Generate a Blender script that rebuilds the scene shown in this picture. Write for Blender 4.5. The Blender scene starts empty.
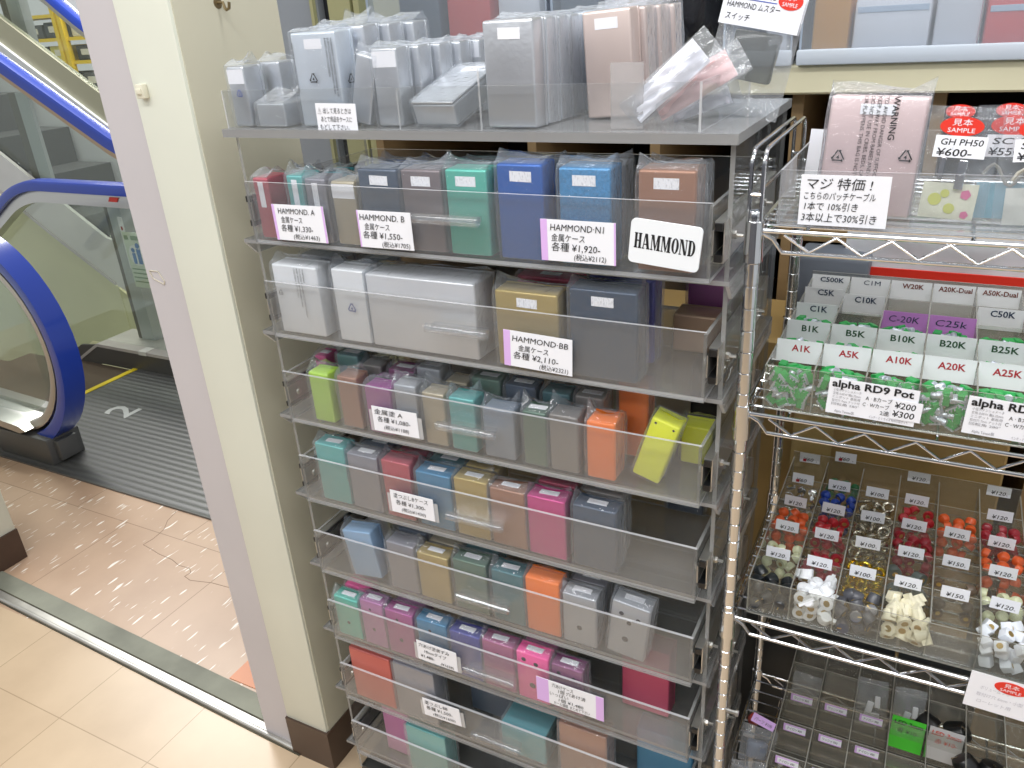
import bpy, bmesh, math, random
from mathutils import Vector, Matrix, Euler
rnd = random.Random(11)
SC = bpy.context.scene
COL = SC.collection
PI = math.pi


# ------------------------------------------------------------------ materials
def lin(c):
    return tuple(((v / 12.92) if v <= .04045 else ((v + .055) / 1.055) ** 2.4) for v in c)


def rgb(h):
    return lin(tuple(int(h[i:i + 2], 16) / 255 for i in (0, 2, 4)))


MATS = {}


def mat(name, col, rough=.5, metal=0.0, spec=.5, var=0.0, vscale=8.0, bump=0.0, bscale=40.0, coat=0.0, emit=0.0, stretch=None):
    if name in MATS:
        return MATS[name]
    if isinstance(col, str):
        col = rgb(col)
    m = bpy.data.materials.new(name)
    m.use_nodes = True
    nt = m.node_tree
    p = nt.nodes['Principled BSDF']
    p.inputs['Base Color'].default_value = (*col, 1)
    p.inputs['Roughness'].default_value = rough
    p.inputs['Metallic'].default_value = metal
    p.inputs['Specular IOR Level'].default_value = spec
    if coat:
        p.inputs['Coat Weight'].default_value = coat
        p.inputs['Coat Roughness'].default_value = .08
    if emit:
        p.inputs['Emission Color'].default_value = (*col, 1)
        p.inputs['Emission Strength'].default_value = emit
    if var or bump:
        tc = nt.nodes.new('ShaderNodeTexCoord')
        mp = nt.nodes.new('ShaderNodeMapping')
        nt.links.new(tc.outputs['Object'], mp.inputs['Vector'])
        if stretch:
            mp.inputs['Scale'].default_value = stretch
    if var:
        n = nt.nodes.new('ShaderNodeTexNoise')
        n.inputs['Scale'].default_value = vscale
        n.inputs['Detail'].default_value = 5
        nt.links.new(mp.outputs['Vector'], n.inputs['Vector'])
        r = nt.nodes.new('ShaderNodeValToRGB')
        r.color_ramp.elements[0].position = .3
        r.color_ramp.elements[1].position = .7
        r.color_ramp.elements[0].color = (*[max(0, c * (1 - var)) for c in col], 1)
        r.color_ramp.elements[1].color = (*[min(1, c * (1 + var * .6)) for c in col], 1)
        nt.links.new(n.outputs['Fac'], r.inputs['Fac'])
        nt.links.new(r.outputs['Color'], p.inputs['Base Color'])
    if bump:
        n2 = nt.nodes.new('ShaderNodeTexNoise')
        n2.inputs['Scale'].default_value = bscale
        n2.inputs['Detail'].default_value = 3
        nt.links.new(mp.outputs['Vector'], n2.inputs['Vector'])
        b = nt.nodes.new('ShaderNodeBump')
        b.inputs['Strength'].default_value = bump
        b.inputs['Distance'].default_value = .002
        nt.links.new(n2.outputs['Fac'], b.inputs['Height'])
        nt.links.new(b.outputs['Normal'], p.inputs['Normal'])
    MATS[name] = m
    return m


def clear(name, tint=(.96, .97, .97), haze=.05, hazecol=(.85, .87, .88), gloss=.06, refl=.8, bump=0.0, bscale=60.0, floor=0.0, rim=0.0):
    """See-through plastic: transparent + a little diffuse haze + Fresnel gloss."""
    if name in MATS:
        return MATS[name]
    m = bpy.data.materials.new(name)
    m.use_nodes = True
    nt = m.node_tree
    nt.nodes.clear()
    out = nt.nodes.new('ShaderNodeOutputMaterial')
    tr = nt.nodes.new('ShaderNodeBsdfTransparent')
    tr.inputs['Color'].default_value = (*tint, 1)
    df = nt.nodes.new('ShaderNodeBsdfDiffuse')
    df.inputs['Color'].default_value = (*hazecol, 1)
    gl = nt.nodes.new('ShaderNodeBsdfGlossy')
    gl.inputs['Roughness'].default_value = gloss
    fr = nt.nodes.new('ShaderNodeFresnel')
    gm = nt.nodes.new('ShaderNodeNewGeometry')      # the sheet's rear faces reflect like its front ones
    io = nt.nodes.new('ShaderNodeMath')
    io.operation = 'MULTIPLY_ADD'
    io.inputs[1].default_value = 1 / 1.45 - 1.45
    io.inputs[2].default_value = 1.45
    nt.links.new(gm.outputs['Backfacing'], io.inputs[0])
    nt.links.new(io.outputs['Value'], fr.inputs['IOR'])
    mu = nt.nodes.new('ShaderNodeMath')
    mu.operation = 'MULTIPLY_ADD'
    mu.inputs[1].default_value = refl
    mu.inputs[2].default_value = floor
    nt.links.new(fr.outputs['Fac'], mu.inputs[0])
    m1 = nt.nodes.new('ShaderNodeMixShader')
    m1.inputs['Fac'].default_value = haze
    if rim:      # thin film looks milky where it is seen edge-on
        lw = nt.nodes.new('ShaderNodeLayerWeight')
        lw.inputs['Blend'].default_value = .5
        pw = nt.nodes.new('ShaderNodeMath')
        pw.operation = 'POWER'
        pw.inputs[1].default_value = 3.0
        ma = nt.nodes.new('ShaderNodeMath')
        ma.operation = 'MULTIPLY_ADD'
        ma.inputs[1].default_value = rim
        ma.inputs[2].default_value = haze
        nt.links.new(lw.outputs['Facing'], pw.inputs[0])
        nt.links.new(pw.outputs['Value'], ma.inputs[0])
        nt.links.new(ma.outputs['Value'], m1.inputs['Fac'])
    nt.links.new(tr.outputs['BSDF'], m1.inputs[1])
    nt.links.new(df.outputs['BSDF'], m1.inputs[2])
    m2 = nt.nodes.new('ShaderNodeMixShader')
    nt.links.new(mu.outputs['Value'], m2.inputs['Fac'])
    nt.links.new(m1.outputs['Shader'], m2.inputs[1])
    nt.links.new(gl.outputs['BSDF'], m2.inputs[2])
    nt.links.new(m2.outputs['Shader'], out.inputs['Surface'])
    if bump:
        tc = nt.nodes.new('ShaderNodeTexCoord')
        n2 = nt.nodes.new('ShaderNodeTexNoise')
        n2.inputs['Scale'].default_value = bscale
        n2.inputs['Detail'].default_value = 2.5
        n2.inputs['Distortion'].default_value = 1.2
        nt.links.new(tc.outputs['Object'], n2.inputs['Vector'])
        b = nt.nodes.new('ShaderNodeBump')
        b.inputs['Strength'].default_value = bump
        b.inputs['Distance'].default_value = .004
        nt.links.new(n2.outputs['Fac'], b.inputs['Height'])
        nt.links.new(b.outputs['Normal'], gl.inputs['Normal'])
        nt.links.new(b.outputs['Normal'], fr.inputs['Normal'])
    MATS[name] = m
    return m


def tile_mat(name, c1, c2, mortar, size, off, w=.004, fleck=0.0, rough=.35, frq=2, offset=.5):
    if name in MATS:
        return MATS[name]
    m = bpy.data.materials.new(name)
    m.use_nodes = True
    nt = m.node_tree
    p = nt.nodes['Principled BSDF']
    p.inputs['Roughness'].default_value = rough
    tc = nt.nodes.new('ShaderNodeTexCoord')
    mp = nt.nodes.new('ShaderNodeMapping')
    mp.inputs['Location'].default_value = (-off[0], -off[1], 0)
    nt.links.new(tc.outputs['Object'], mp.inputs['Vector'])
    br = nt.nodes.new('ShaderNodeTexBrick')
    br.offset = offset
    br.offset_frequency = frq
    br.inputs['Scale'].default_value = 1
    br.inputs['Mortar Size'].default_value = w / 2
    br.inputs['Mortar Smooth'].default_value = .1
    br.inputs['Brick Width'].default_value = size[0]
    br.inputs['Row Height'].default_value = size[1]
    br.inputs['Color1'].default_value = (*c1, 1)
    br.inputs['Color2'].default_value = (*c2, 1)
    br.inputs['Mortar'].default_value = (*mortar, 1)
    nt.links.new(mp.outputs['Vector'], br.inputs['Vector'])
    n = nt.nodes.new('ShaderNodeTexNoise')
    n.inputs['Scale'].default_value = 5
    n.inputs['Detail'].default_value = 6
    nt.links.new(tc.outputs['Object'], n.inputs['Vector'])
    mx = nt.nodes.new('ShaderNodeMixRGB')
    mx.blend_type = 'MULTIPLY'
    rp = nt.nodes.new('ShaderNodeValToRGB')
    rp.color_ramp.elements[0].color = (.86, .84, .82, 1)
    rp.color_ramp.elements[0].position = .35
    rp.color_ramp.elements[1].position = .62
    nt.links.new(n.outputs['Fac'], rp.inputs['Fac'])
    mx.inputs['Fac'].default_value = .8
    nt.links.new(br.outputs['Color'], mx.inputs[1])
    nt.links.new(rp.outputs['Color'], mx.inputs[2])
    last = mx.outputs['Color']
    if fleck:
        mp2 = nt.nodes.new('ShaderNodeMapping')
        mp2.inputs['Rotation'].default_value = (0, 0, 0)
        mp2.inputs['Scale'].default_value = (85, 14, 1)
        nt.links.new(tc.outputs['Object'], mp2.inputs['Vector'])
        n2 = nt.nodes.new('ShaderNodeTexNoise')
        n2.inputs['Scale'].default_value = 1
        n2.inputs['Detail'].default_value = 1
        nt.links.new(mp2.outputs['Vector'], n2.inputs['Vector'])
        r2 = nt.nodes.new('ShaderNodeValToRGB')
        r2.color_ramp.elements[0].position = .66
        r2.color_ramp.elements[0].color = (0, 0, 0, 1)
        r2.color_ramp.elements[1].position = .72
        nt.links.new(n2.outputs['Fac'], r2.inputs['Fac'])
        m3 = nt.nodes.new('ShaderNodeMixRGB')
        m3.inputs[2].default_value = (.86, .8, .72, 1)
        nt.links.new(r2.outputs['Color'], m3.inputs['Fac'])
        nt.links.new(last, m3.inputs[1])
        last = m3.outputs['Color']
    nt.links.new(last, p.inputs['Base Color'])
    MATS[name] = m
    return m


def ribbed_mat(name, col, axis, freq, rough=.4, metal=.6):
    if name in MATS:
        return MATS[name]
    m = bpy.data.materials.new(name)
    m.use_nodes = True
    nt = m.node_tree
    p = nt.nodes['Principled BSDF']
    p.inputs['Roughness'].default_value = rough
    p.inputs['Metallic'].default_value = metal
    tc = nt.nodes.new('ShaderNodeTexCoord')
    wv = nt.nodes.new('ShaderNodeTexWave')
    wv.wave_type = 'BANDS'
    wv.bands_direction = axis
    wv.inputs['Scale'].default_value = freq
    wv.inputs['Distortion'].default_value = 0
    nt.links.new(tc.outputs['Object'], wv.inputs['Vector'])
    r = nt.nodes.new('ShaderNodeValToRGB')
    r.color_ramp.elements[0].color = (*[c * .80 for c in col], 1)
    r.color_ramp.elements[1].color = (*col, 1)
    nt.links.new(wv.outputs['Fac'], r.inputs['Fac'])
    nt.links.new(r.outputs['Color'], p.inputs['Base Color'])
    b = nt.nodes.new('ShaderNodeBump')
    b.inputs['Strength'].default_value = .4
    b.inputs['Distance'].default_value = .004
    nt.links.new(wv.outputs['Fac'], b.inputs['Height'])
    nt.links.new(b.outputs['Normal'], p.inputs['Normal'])
    MATS[name] = m
    return m


ACR = clear('clear_acrylic', (.945, .95, .95), haze=.035, gloss=.05, refl=.85)
ACRF = clear('clear_acrylic_front', (.95, .955, .955), haze=.045, hazecol=(.82, .82, .83), gloss=.04, refl=.95)
EDGE = clear('acrylic_lit_edge', (.74, .75, .76), haze=.55, hazecol=(.74, .74, .76), gloss=.15, refl=.9)  # lit look of the sheet edges put into the colour
EDGE_DIM = clear('acrylic_shaded_edge', (.70, .71, .71), haze=.5, hazecol=(.42, .42, .41), gloss=.15, refl=.9)  # dimmer copy of the edge, its shade put into the colour
PLATE = clear('acrylic_shelf_plate', (.84, .85, .85), haze=.14, hazecol=(.62, .62, .61), gloss=.12, refl=.8)
PEDGE = clear('shelf_plate_edge', (.55, .55, .55), haze=.7, hazecol=(.36, .36, .36), gloss=.2, refl=.9)
TUBE = clear('clear_tube', (.92, .93, .94), haze=.04, hazecol=(.95, .95, .97), gloss=.04, refl=2.0)
FILM = clear('plastic_film', (.955, .96, .965), haze=.06, hazecol=(.86, .92, 1.0), gloss=.10, refl=1.1, bump=.8, bscale=75, rim=.5)
FILM2 = clear('crinkled_film', (.93, .94, .95), haze=.12, hazecol=(.9, .92, .95), gloss=.10, refl=1.2, bump=1.0, bscale=60, rim=.4)
TRAY = clear('container_plastic', (.90, .905, .89), haze=.05, hazecol=(.75, .75, .7), gloss=.06, refl=.9)
TEDGE = clear('container_edge', (.72, .72, .69), haze=.5, hazecol=(.55, .54, .49), gloss=.15, refl=.9)
GLASS = clear('escalator_glass', (.90, .93, .90), haze=.05, hazecol=(.8, .85, .78), gloss=.02, refl=.9)
STORE = clear('translucent_polypropylene', (.90, .93, .96), haze=.12, hazecol=(.78, .83, .90), gloss=.25, refl=.7)
STORE2 = clear('translucent_rim', (.6, .66, .74), haze=.72, hazecol=(.66, .72, .80), gloss=.25, refl=.7)
CHROME = mat('chrome', (.68, .69, .71), .12, 1.0)
STEEL = mat('brushed_steel', (.62, .61, .58), .32, 1.0, bump=.1, bscale=200)
ZINC = mat('zinc_plate', (.62, .61, .58), .35, .9)
BLACKP = mat('black_plastic', '17181a', .4)
WHITE = mat('white_card', 'eff0f6', .6)
LILAC = mat('lilac_paper', 'dcb4ec', .6)
INK = mat('black_ink', '18181c', .6)
INKG = mat('grey_ink', '8a8a90', .6)
INKR = mat('red_ink', 'a8202c', .6)
INKB = mat('navy_ink', '1d3350', .6)
INKGR = mat('green_ink', '1c4a2c', .6)
INKBR = mat('brown_ink', '6e2a16', .6)
INKBL = mat('blue_ink', '3a55b4', .6)
REDOVAL = mat('red_sticker', 'e0301e', .5)
CREAM = mat('cream_paint', 'dee0d2', .45, var=.05, vscale=3, bump=.08, bscale=30)
LILACP = mat('jamb_paint', 'c6c1c3', .45, var=.05, vscale=3)
BASEB = mat('baseboard_vinyl', '4a382e', .35, var=.15, vscale=12)
ALU = mat('bare_aluminium', (.63, .65, .69), .33, .75, var=.06, vscale=20, bump=.15, bscale=150)


def sticker_mat():
    m = bpy.data.materials.new('printed_sticker')
    m.use_nodes = True
    nt = m.node_tree
    p = nt.nodes['Principled BSDF']
    p.inputs['Roughness'].default_value = .5
    tc = nt.nodes.new('ShaderNodeTexCoord')
    mp = nt.nodes.new('ShaderNodeMapping')
    mp.inputs['Scale'].default_value = (900, 900, 260)
    nt.links.new(tc.outputs['Object'], mp.inputs['Vector'])
    n = nt.nodes.new('ShaderNodeTexNoise')
    n.inputs['Scale'].default_value = 1
    n.inputs['Detail'].default_value = 2
    nt.links.new(mp.outputs['Vector'], n.inputs['Vector'])
    r = nt.nodes.new('ShaderNodeValToRGB')
    r.color_ramp.elements[0].position = .36
    r.color_ramp.elements[0].color = (*rgb('d2d3d9'), 1)
    r.color_ramp.elements[1].position = .46
    r.color_ramp.elements[1].color = (*rgb('eeeff4'), 1)
    nt.links.new(n.outputs['Fac'], r.inputs['Fac'])
    nt.links.new(r.outputs['Color'], p.inputs['Base Color'])
    return m


STICK = sticker_mat()

PAINT = {}


def paint(name, hexc, metal=.35, rough=.34, coat=.25, var=0.0, vscale=200, bump=0.0):
    m = mat('paint_' + name, hexc, rough, metal, var=var, vscale=vscale, coat=coat, bump=bump, bscale=260)
    PAINT[name] = m
    return m


for n_, h_ in dict(red='b84a58', teal='62b0ae', grey='8b8a92', beige='b3a890', slate='465468', brown='7d7275', mint='5abcaa',
                   blue='1d5cb0', copper='a0745c', gold='b09a5c', lime='a9d23c', purple='a8509c', silver='a9acb2', greyblue='8a96a6',
                   green='54705e', taupe='85807c', orange='ee7816', pink='c63a84', lightblue='8fb4d8', deepteal='3f7078', mauve='b478a8',
                   magenta='a84a8c', indigo='4a4a98', rose='a85a86', hotpink='f254a0', plum='8c4a78', crimson='a83050',
                   salmon='be645e', navy='34445a', aqua='2fa0ac', yellow='e4ea10', skyblue='3f80a8', tan='a08670').items():
    paint(n_, h_)
paint('hammered', '4890c4', .3, .3, .3, var=.25, vscale=420, bump=.5)
for n_ in ('orange', 'lime', 'yellow', 'hotpink'):
    PAINT[n_].node_tree.nodes['Principled BSDF'].inputs['Metallic'].default_value = 0
    PAINT[n_].node_tree.nodes['Principled BSDF'].inputs['Roughness'].default_value = .45


# ------------------------------------------------------------------ mesh kit
def nb():
    return bmesh.new()


def box(bm, lo, hi, mi=0, M=None):
    x0, y0, z0 = lo
    x1, y1, z1 = hi
    vs = [bm.verts.new(v) for v in ((x0, y0, z0), (x1, y0, z0), (x1, y1, z0), (x0, y1, z0), (x0, y0, z1), (x1, y0, z1), (x1, y1, z1), (x0, y1, z1))]
    if M is not None:
        for v in vs:
            v.co = M @ v.co
    fs = []
    for q in ((3, 2, 1, 0), (4, 5, 6, 7), (0, 1, 5, 4), (1, 2, 6, 5), (2, 3, 7, 6), (3, 0, 4, 7)):
        f = bm.faces.new([vs[i] for i in q])
        f.material_index = mi
        fs.append(f)
    return fs


def rbox(bm, lo, hi, r, seg=2, mi=0, M=None, taper=0.0):
    fs = box(bm, lo, hi, mi, None)
    vs = {v for f in fs for v in f.verts}
    if taper:
        cx, cz = (lo[0] + hi[0]) / 2, (lo[2] + hi[2]) / 2
        for v in vs:
            if abs(v.co.y - lo[1]) < 1e-7:
                v.co.x = cx + (v.co.x - cx) * (1 - taper)
                v.co.z = cz + (v.co.z - cz) * (1 - taper)
    es = list({e for f in fs for e in f.edges})
    before = set(bm.verts) - vs
    bmesh.ops.bevel(bm, geom=es, offset=r, segments=seg, affect='EDGES', profile=.5, clamp_overlap=True)
    new = [v for v in bm.verts if v not in before]
    for f in {f for v in new for f in v.link_faces}:
        f.material_index = mi
    if M is not None:
        for v in new:
            v.co = M @ v.co
    return new


def plate(bm, lo, hi, thin=None):
    """A sheet: big faces slot 0, narrow edge faces slot 1."""
    fs = box(bm, lo, hi, 0)
    d = [hi[i] - lo[i] for i in range(3)]
    ax = d.index(min(d))
    for f in fs:
        f.normal_update()
        if abs(f.normal[ax]) < .5:
            f.material_index = 1
    return fs


def tube(bm, pts, r, n=8, mi=0, closed=False, caps=True):
    pts = [Vector(p) for p in pts]
    rings = []
    k = len(pts)
    prev = None
    for i, p in enumerate(pts):
        a = pts[(i - 1) % k] if (closed or i) else p
        b = pts[(i + 1) % k] if (closed or i < k - 1) else p
        t = (b - a).normalized()
        if prev is None:
            up = Vector((0, 0, 1)) if abs(t.z) < .9 else Vector((1, 0, 0))
            u = t.cross(up).normalized()
        else:
            u = (prev - t * prev.dot(t)).normalized()
        prev = u
        w = t.cross(u)
        rr = r[i] if isinstance(r, (list, tuple)) else r
        rings.append([bm.verts.new(p + (u * math.cos(2 * PI * j / n) + w * math.sin(2 * PI * j / n)) * rr) for j in range(n)])
    for i in range(k if closed else k - 1):
        A, B = rings[i], rings[(i + 1) % k]
        for j in range(n):
            f = bm.faces.new((A[j], A[(j + 1) % n], B[(j + 1) % n], B[j]))
            f.material_index = mi
    if caps and not closed:
        f = bm.faces.new(rings[0][::-1]); f.material_index = mi
        f = bm.faces.new(rings[-1]); f.material_index = mi
    return rings


def lathe(bm, prof, n=24, mi=0, M=None, cap=True):
    rings = []
    for r, z in prof:
        ring = []
        for j in range(n):
            v = Vector((r * math.cos(2 * PI * j / n), r * math.sin(2 * PI * j / n), z))
            ring.append(bm.verts.new(M @ v if M is not None else v))
        rings.append(ring)
    for A, B in zip(rings, rings[1:]):
        for j in range(n):
            f = bm.faces.new((A[j], A[(j + 1) % n], B[(j + 1) % n], B[j]))
            f.material_index = mi
    if cap:
        f = bm.faces.new(rings[0][::-1]); f.material_index = mi
        f = bm.faces.new(rings[-1]); f.material_index = mi


def prism(bm, poly, y0, y1, mi=0):
    """A polygon in X,Z pushed from y0 to y1."""
    a = [bm.verts.new((x, y0, z)) for x, z in poly]
    b = [bm.verts.new((x, y1, z)) for x, z in poly]
    n = len(poly)
    for f in [bm.faces.new(a), bm.faces.new(b[::-1])] + [bm.faces.new((a[i], b[i], b[(i + 1) % n], a[(i + 1) % n])) for i in range(n)]:
        f.material_index = mi
    bmesh.ops.recalc_face_normals(bm, faces=bm.faces[:])


def band(bm, path, y0, y1, h, mi=0):
    """A strip of height h (measured across the path, downward) following an X,Z path."""
    top = [Vector((x, z)) for x, z in path]
    low = []
    for i, p in enumerate(top):
        a, b = top[max(i - 1, 0)], top[min(i + 1, len(top) - 1)]
        t = (b - a).normalized()
        nrm = Vector((t.y, -t.x))
        if nrm.y > 0 and h > 0 and len(path) < 12:
            nrm = -nrm
        low.append(p + nrm * h)
    for i in range(len(top) - 1):
        q = [top[i], top[i + 1], low[i + 1], low[i]]
        a = [bm.verts.new((p.x, y0, p.y)) for p in q]
        b = [bm.verts.new((p.x, y1, p.y)) for p in q]
        for f in (bm.faces.new(a), bm.faces.new(b[::-1]), bm.faces.new((a[0], b[0], b[1], a[1])), bm.faces.new((a[2], b[2], b[3], a[3]))):
            f.material_index = mi
        if i == 0:
            bm.faces.new((a[3], b[3], b[0], a[0])).material_index = mi
        if i == len(top) - 2:
            bm.faces.new((a[1], b[1], b[2], a[2])).material_index = mi
    bmesh.ops.remove_doubles(bm, verts=bm.verts[:], dist=1e-6)
    bmesh.ops.recalc_face_normals(bm, faces=bm.faces[:])


def mesh_of(name, bm, mats, smooth=True, ang=35):
    me = bpy.data.meshes.new(name)
    bm.to_mesh(me)
    bm.free()
    for m in (mats if isinstance(mats, (list, tuple)) else [mats]):
        me.materials.append(m)
    if smooth:
        me.shade_smooth()
        me.set_sharp_from_angle(angle=math.radians(ang))
    return me


def obj(name, bm, mats, parent=None, loc=(0, 0, 0), rot=(0, 0, 0), smooth=True):
    me = bm if isinstance(bm, bpy.types.Mesh) else mesh_of(name, bm, mats, smooth)
    o = bpy.data.objects.new(name, me)
    COL.objects.link(o)
    o.location = loc
    o.rotation_euler = rot
    if parent:
        o.parent = parent
    return o


USED = set()


def tag(o, label, cat, group=None, kind=None):
    o['label'] = label
    o['category'] = cat
    if group:
        o['group'] = group
    if kind:
        o['kind'] = kind
    return o


def thing(name, label, cat, loc=(0, 0, 0), rot=(0, 0, 0), group=None):
    o = bpy.data.objects.new(name, None)
    o.empty_display_size = .02
    COL.objects.link(o)
    o.location = loc
    o.rotation_euler = rot
    return tag(o, label, cat, group)


def struct(name, bm, m, **k):
    o = obj(name, bm, m, **k)
    o['kind'] = 'structure'
    return o


def dup(o, loc, rot=None, label=None, group=None, scale=None):
    c = o.copy()
    COL.objects.link(c)
    c.location = loc
    if rot is not None:
        c.rotation_euler = rot
    if label:
        c['label'] = label
    if group:
        c['group'] = group
    if scale:
        c.scale = scale
    for ch in list(o.children):
        d = ch.copy()
        COL.objects.link(d)
        d.parent = c
        for g in list(ch.children):
            e = g.copy()
            COL.objects.link(e)
            e.parent = d
    return c


# ------------------------------------------------------------------ lettering
TCACHE = {}


def glyphs(body, bold=0.0, shear=0.0, space=1.0):
    k = (body, bold, shear, space)
    if k not in TCACHE:
        c = bpy.data.curves.new('lettering', 'FONT')
        c.body = body
        c.resolution_u = 2
        c.offset = bold
        c.shear = shear
        c.space_character = space
        o = bpy.data.objects.new('lettering_source', c)
        COL.objects.link(o)
        bpy.context.view_layer.update()
        dg = bpy.context.evaluated_depsgraph_get()
        me = bpy.data.meshes.new_from_object(o.evaluated_get(dg))
        COL.objects.unlink(o)
        bpy.data.objects.remove(o)
        xs = [v.co.x for v in me.vertices] or [0, 1]
        TCACHE[k] = (me, min(xs), max(xs))
    return TCACHE[k]


def put_text(bm, body, x, z, size, width=None, bold=0.0, shear=0.0, y=0.0, mi=0, up=0.0, space=1.0, basis=None):
    """Lettering in the X,Z plane facing -Y, baseline at z; size = em height; width squeezes it to fit."""
    if any(ord(ch) > 0x2e80 or ch == 'M' for ch in body): bold = min(bold, 0.0)
    me, xa, xb = glyphs(body, bold, shear, space)
    sx = size if width is None else width / max(xb - xa, 1e-6)
    R = Matrix.Rotation(up, 4, 'Y')
    n0 = len(bm.verts)
    f0 = len(bm.faces)
    bm.from_mesh(me)
    bm.verts.ensure_lookup_table()
    bm.faces.ensure_lookup_table()
    for v in bm.verts[n0:]:
        p = Vector(((v.co.x - xa) * sx, 0, v.co.y * size))
        p = R @ p + Vector((x, y, z))
        v.co = basis @ p if basis is not None else p
    for f in bm.faces[f0:]:
        f.material_index = mi


def strokes(bm, segs, x, z, s, w, y=0.0, mi=0):
    """Marker strokes: polylines in a 0..1 box, drawn as thin ribbons."""
    for pl in segs:
        for (xa, za), (xb, zb) in zip(pl, pl[1:]):
            a, b = Vector((x + xa * s, z + za * s)), Vector((x + xb * s, z + zb * s))
            t = (b - a)
            if t.length < 1e-7:
                continue
            n = Vector((-t.y, t.x)).normalized() * w / 2
            t = t.normalized() * w * .3
            q = (a - t + n, a - t - n, b + t - n, b + t + n)
            f = bm.faces.new([bm.verts.new((p.x, y, p.y)) for p in q])
            f.material_index = mi


def card(label, x, z, w, h, y, lines, tilt=0.0, margins=(), rx=0.0, name='price_card', cat='price card', group=None, thick=.0007, round_=0.0, paper=WHITE, inks=(INK,)):
    """A paper card standing at y facing the shopper; x,z = bottom centre. lines: (text, x, z, size[, width, ink, bold, shear])."""
    t = thing(name, label, cat, (x, y, z), (rx, tilt, 0), group)
    bm = nb()
    if round_:
        rbox(bm, (-w / 2, 0, 0), (w / 2, thick, h), min(round_, thick * .49), 1)
        bm.free()
        bm = nb()
        pts = []
        for cx, cz, a0 in ((w / 2 - round_, h - round_, 0), (-w / 2 + round_, h - round_, 90), (-w / 2 + round_, round_, 180), (w / 2 - round_, round_, 270)):
            for k in range(5):
                a = math.radians(a0 + k * 22.5)
                pts.append((cx + round_ * math.cos(a), cz + round_ * math.sin(a)))
        prism(bm, pts, 0, thick)
    else:
        box(bm, (-w / 2, 0, 0), (w / 2, thick, h))
    obj('paper', bm, paper, t, smooth=False)
    for a, b in margins:
        bm = nb()
        box(bm, (a, -.0003, 0), (b, -.00005, h))
        obj('margin', bm, LILAC, t, smooth=False)
    bm = nb()
    for ln in lines:
        tx, lx, lz, sz = ln[:4]
        wd = ln[4] if len(ln) > 4 else None
        ink = ln[5] if len(ln) > 5 else 0
        bold = ln[6] if len(ln) > 6 else .005
        sh = ln[7] if len(ln) > 7 else .12
        put_text(bm, tx, -w / 2 + lx, lz, sz, wd, bold, sh, -.0006, ink)
    if len(bm.verts):
        obj('lettering', bm, list(inks), t, smooth=False)
    else:
        bm.free()
    return t


# ------------------------------------------------------------------ camera, light
cam = bpy.data.cameras.new('camera')
cam.sensor_width = 36
cam.lens = 804.45 * 36 / 1024
cam.clip_start = .02
co = bpy.data.objects.new('camera', cam)
COL.objects.link(co)
yaw, pit, rol = 0.501363465, 0.436657457, -0.066236854
fw = Vector((-math.sin(yaw) * math.cos(pit), math.cos(yaw) * math.cos(pit), -math.sin(pit)))
rt0 = Vector((math.cos(yaw), math.sin(yaw), 0))
up0 = rt0.cross(fw)
rt = rt0 * math.cos(rol) + up0 * math.sin(rol)
up = up0 * math.cos(rol) - rt0 * math.sin(rol)
Mc = Matrix((rt, up, -fw)).transposed().to_4x4()
Mc.translation = (0, 0, 1.45)
co.matrix_world = Mc
SC.camera = co

w = bpy.data.worlds.new('store_light')
w.use_nodes = True
w.node_tree.nodes['Background'].inputs['Color'].default_value = (.95, .98, 1, 1)
w.node_tree.nodes['Background'].inputs['Strength'].default_value = .60
SC.world = w


def area(loc, size, e, rot=(0, 0, 0), col=(1, 1, 1)):
    l = bpy.data.lights.new('fluorescent_and_fill_light', 'AREA')
    l.shape = 'RECTANGLE'
    l.size, l.size_y = size
    l.energy = e
    l.color = col
    o = bpy.data.objects.new('fluorescent_and_fill_light', l)
    COL.objects.link(o)
    o.location = loc
    o.rotation_euler = rot
    return o


area((-.5, -.15, 2.7), (2.6, .25), 34)
area((-.6, -1.5, 2.7), (3.2, .3), 34)
area((-2.6, -.2, 2.7), (.3, 2.4), 13)
area((.7, .2, 2.6), (.3, 1.6), 12)
area((-.1, 1.0, 2.7), (1.8, .25), 13)  # fill lamp added to lighten the rear shelf
area((-2.9, 1.9, 2.9), (1.6, .3), 12, col=(1, .98, .94))
area((-4.6, 3.1, 3.6), (2.0, .5), 110, col=(1, .99, .96))
area((-6.0, 5.0, 2.9), (2.4, .4), 60, col=(1, .97, .85))

SC.view_settings.view_transform = 'Standard'
SC.view_settings.look = 'None'
SC.view_settings.gamma = 1
SC.view_settings.use_curve_mapping = False
SC.view_settings.exposure = 0.0
SC.cycles.transparent_max_bounces = 48
SC.cycles.max_bounces = 10

# ================================================================== the setting
FT = tile_mat('store_floor_tiles', rgb('cdb597'), rgb('c8af91'), rgb('aa9275'), (.3, .3), (-1.66, .705), .0026, rough=.3, offset=0.0)
HT = tile_mat('hall_floor_tiles', rgb('c2a58c'), rgb('bb9c82'), rgb('9a7f66'), (.5, .45), (-1.955, .89), .003, fleck=1, rough=.35)
bm = nb(); box(bm, (-4.5, -2.5, -.06), (2.2, .9, 0)); struct('floor', bm, FT, smooth=False)
bm = nb(); box(bm, (-.97, .9, -.06), (2.2, 3.2, 0)); struct('floor', bm, FT, smooth=False)
bm = nb(); box(bm, (-4.5, .9, -.06), (-.97, 1.459, -.001)); struct('floor_hall', bm, HT, smooth=False)
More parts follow.
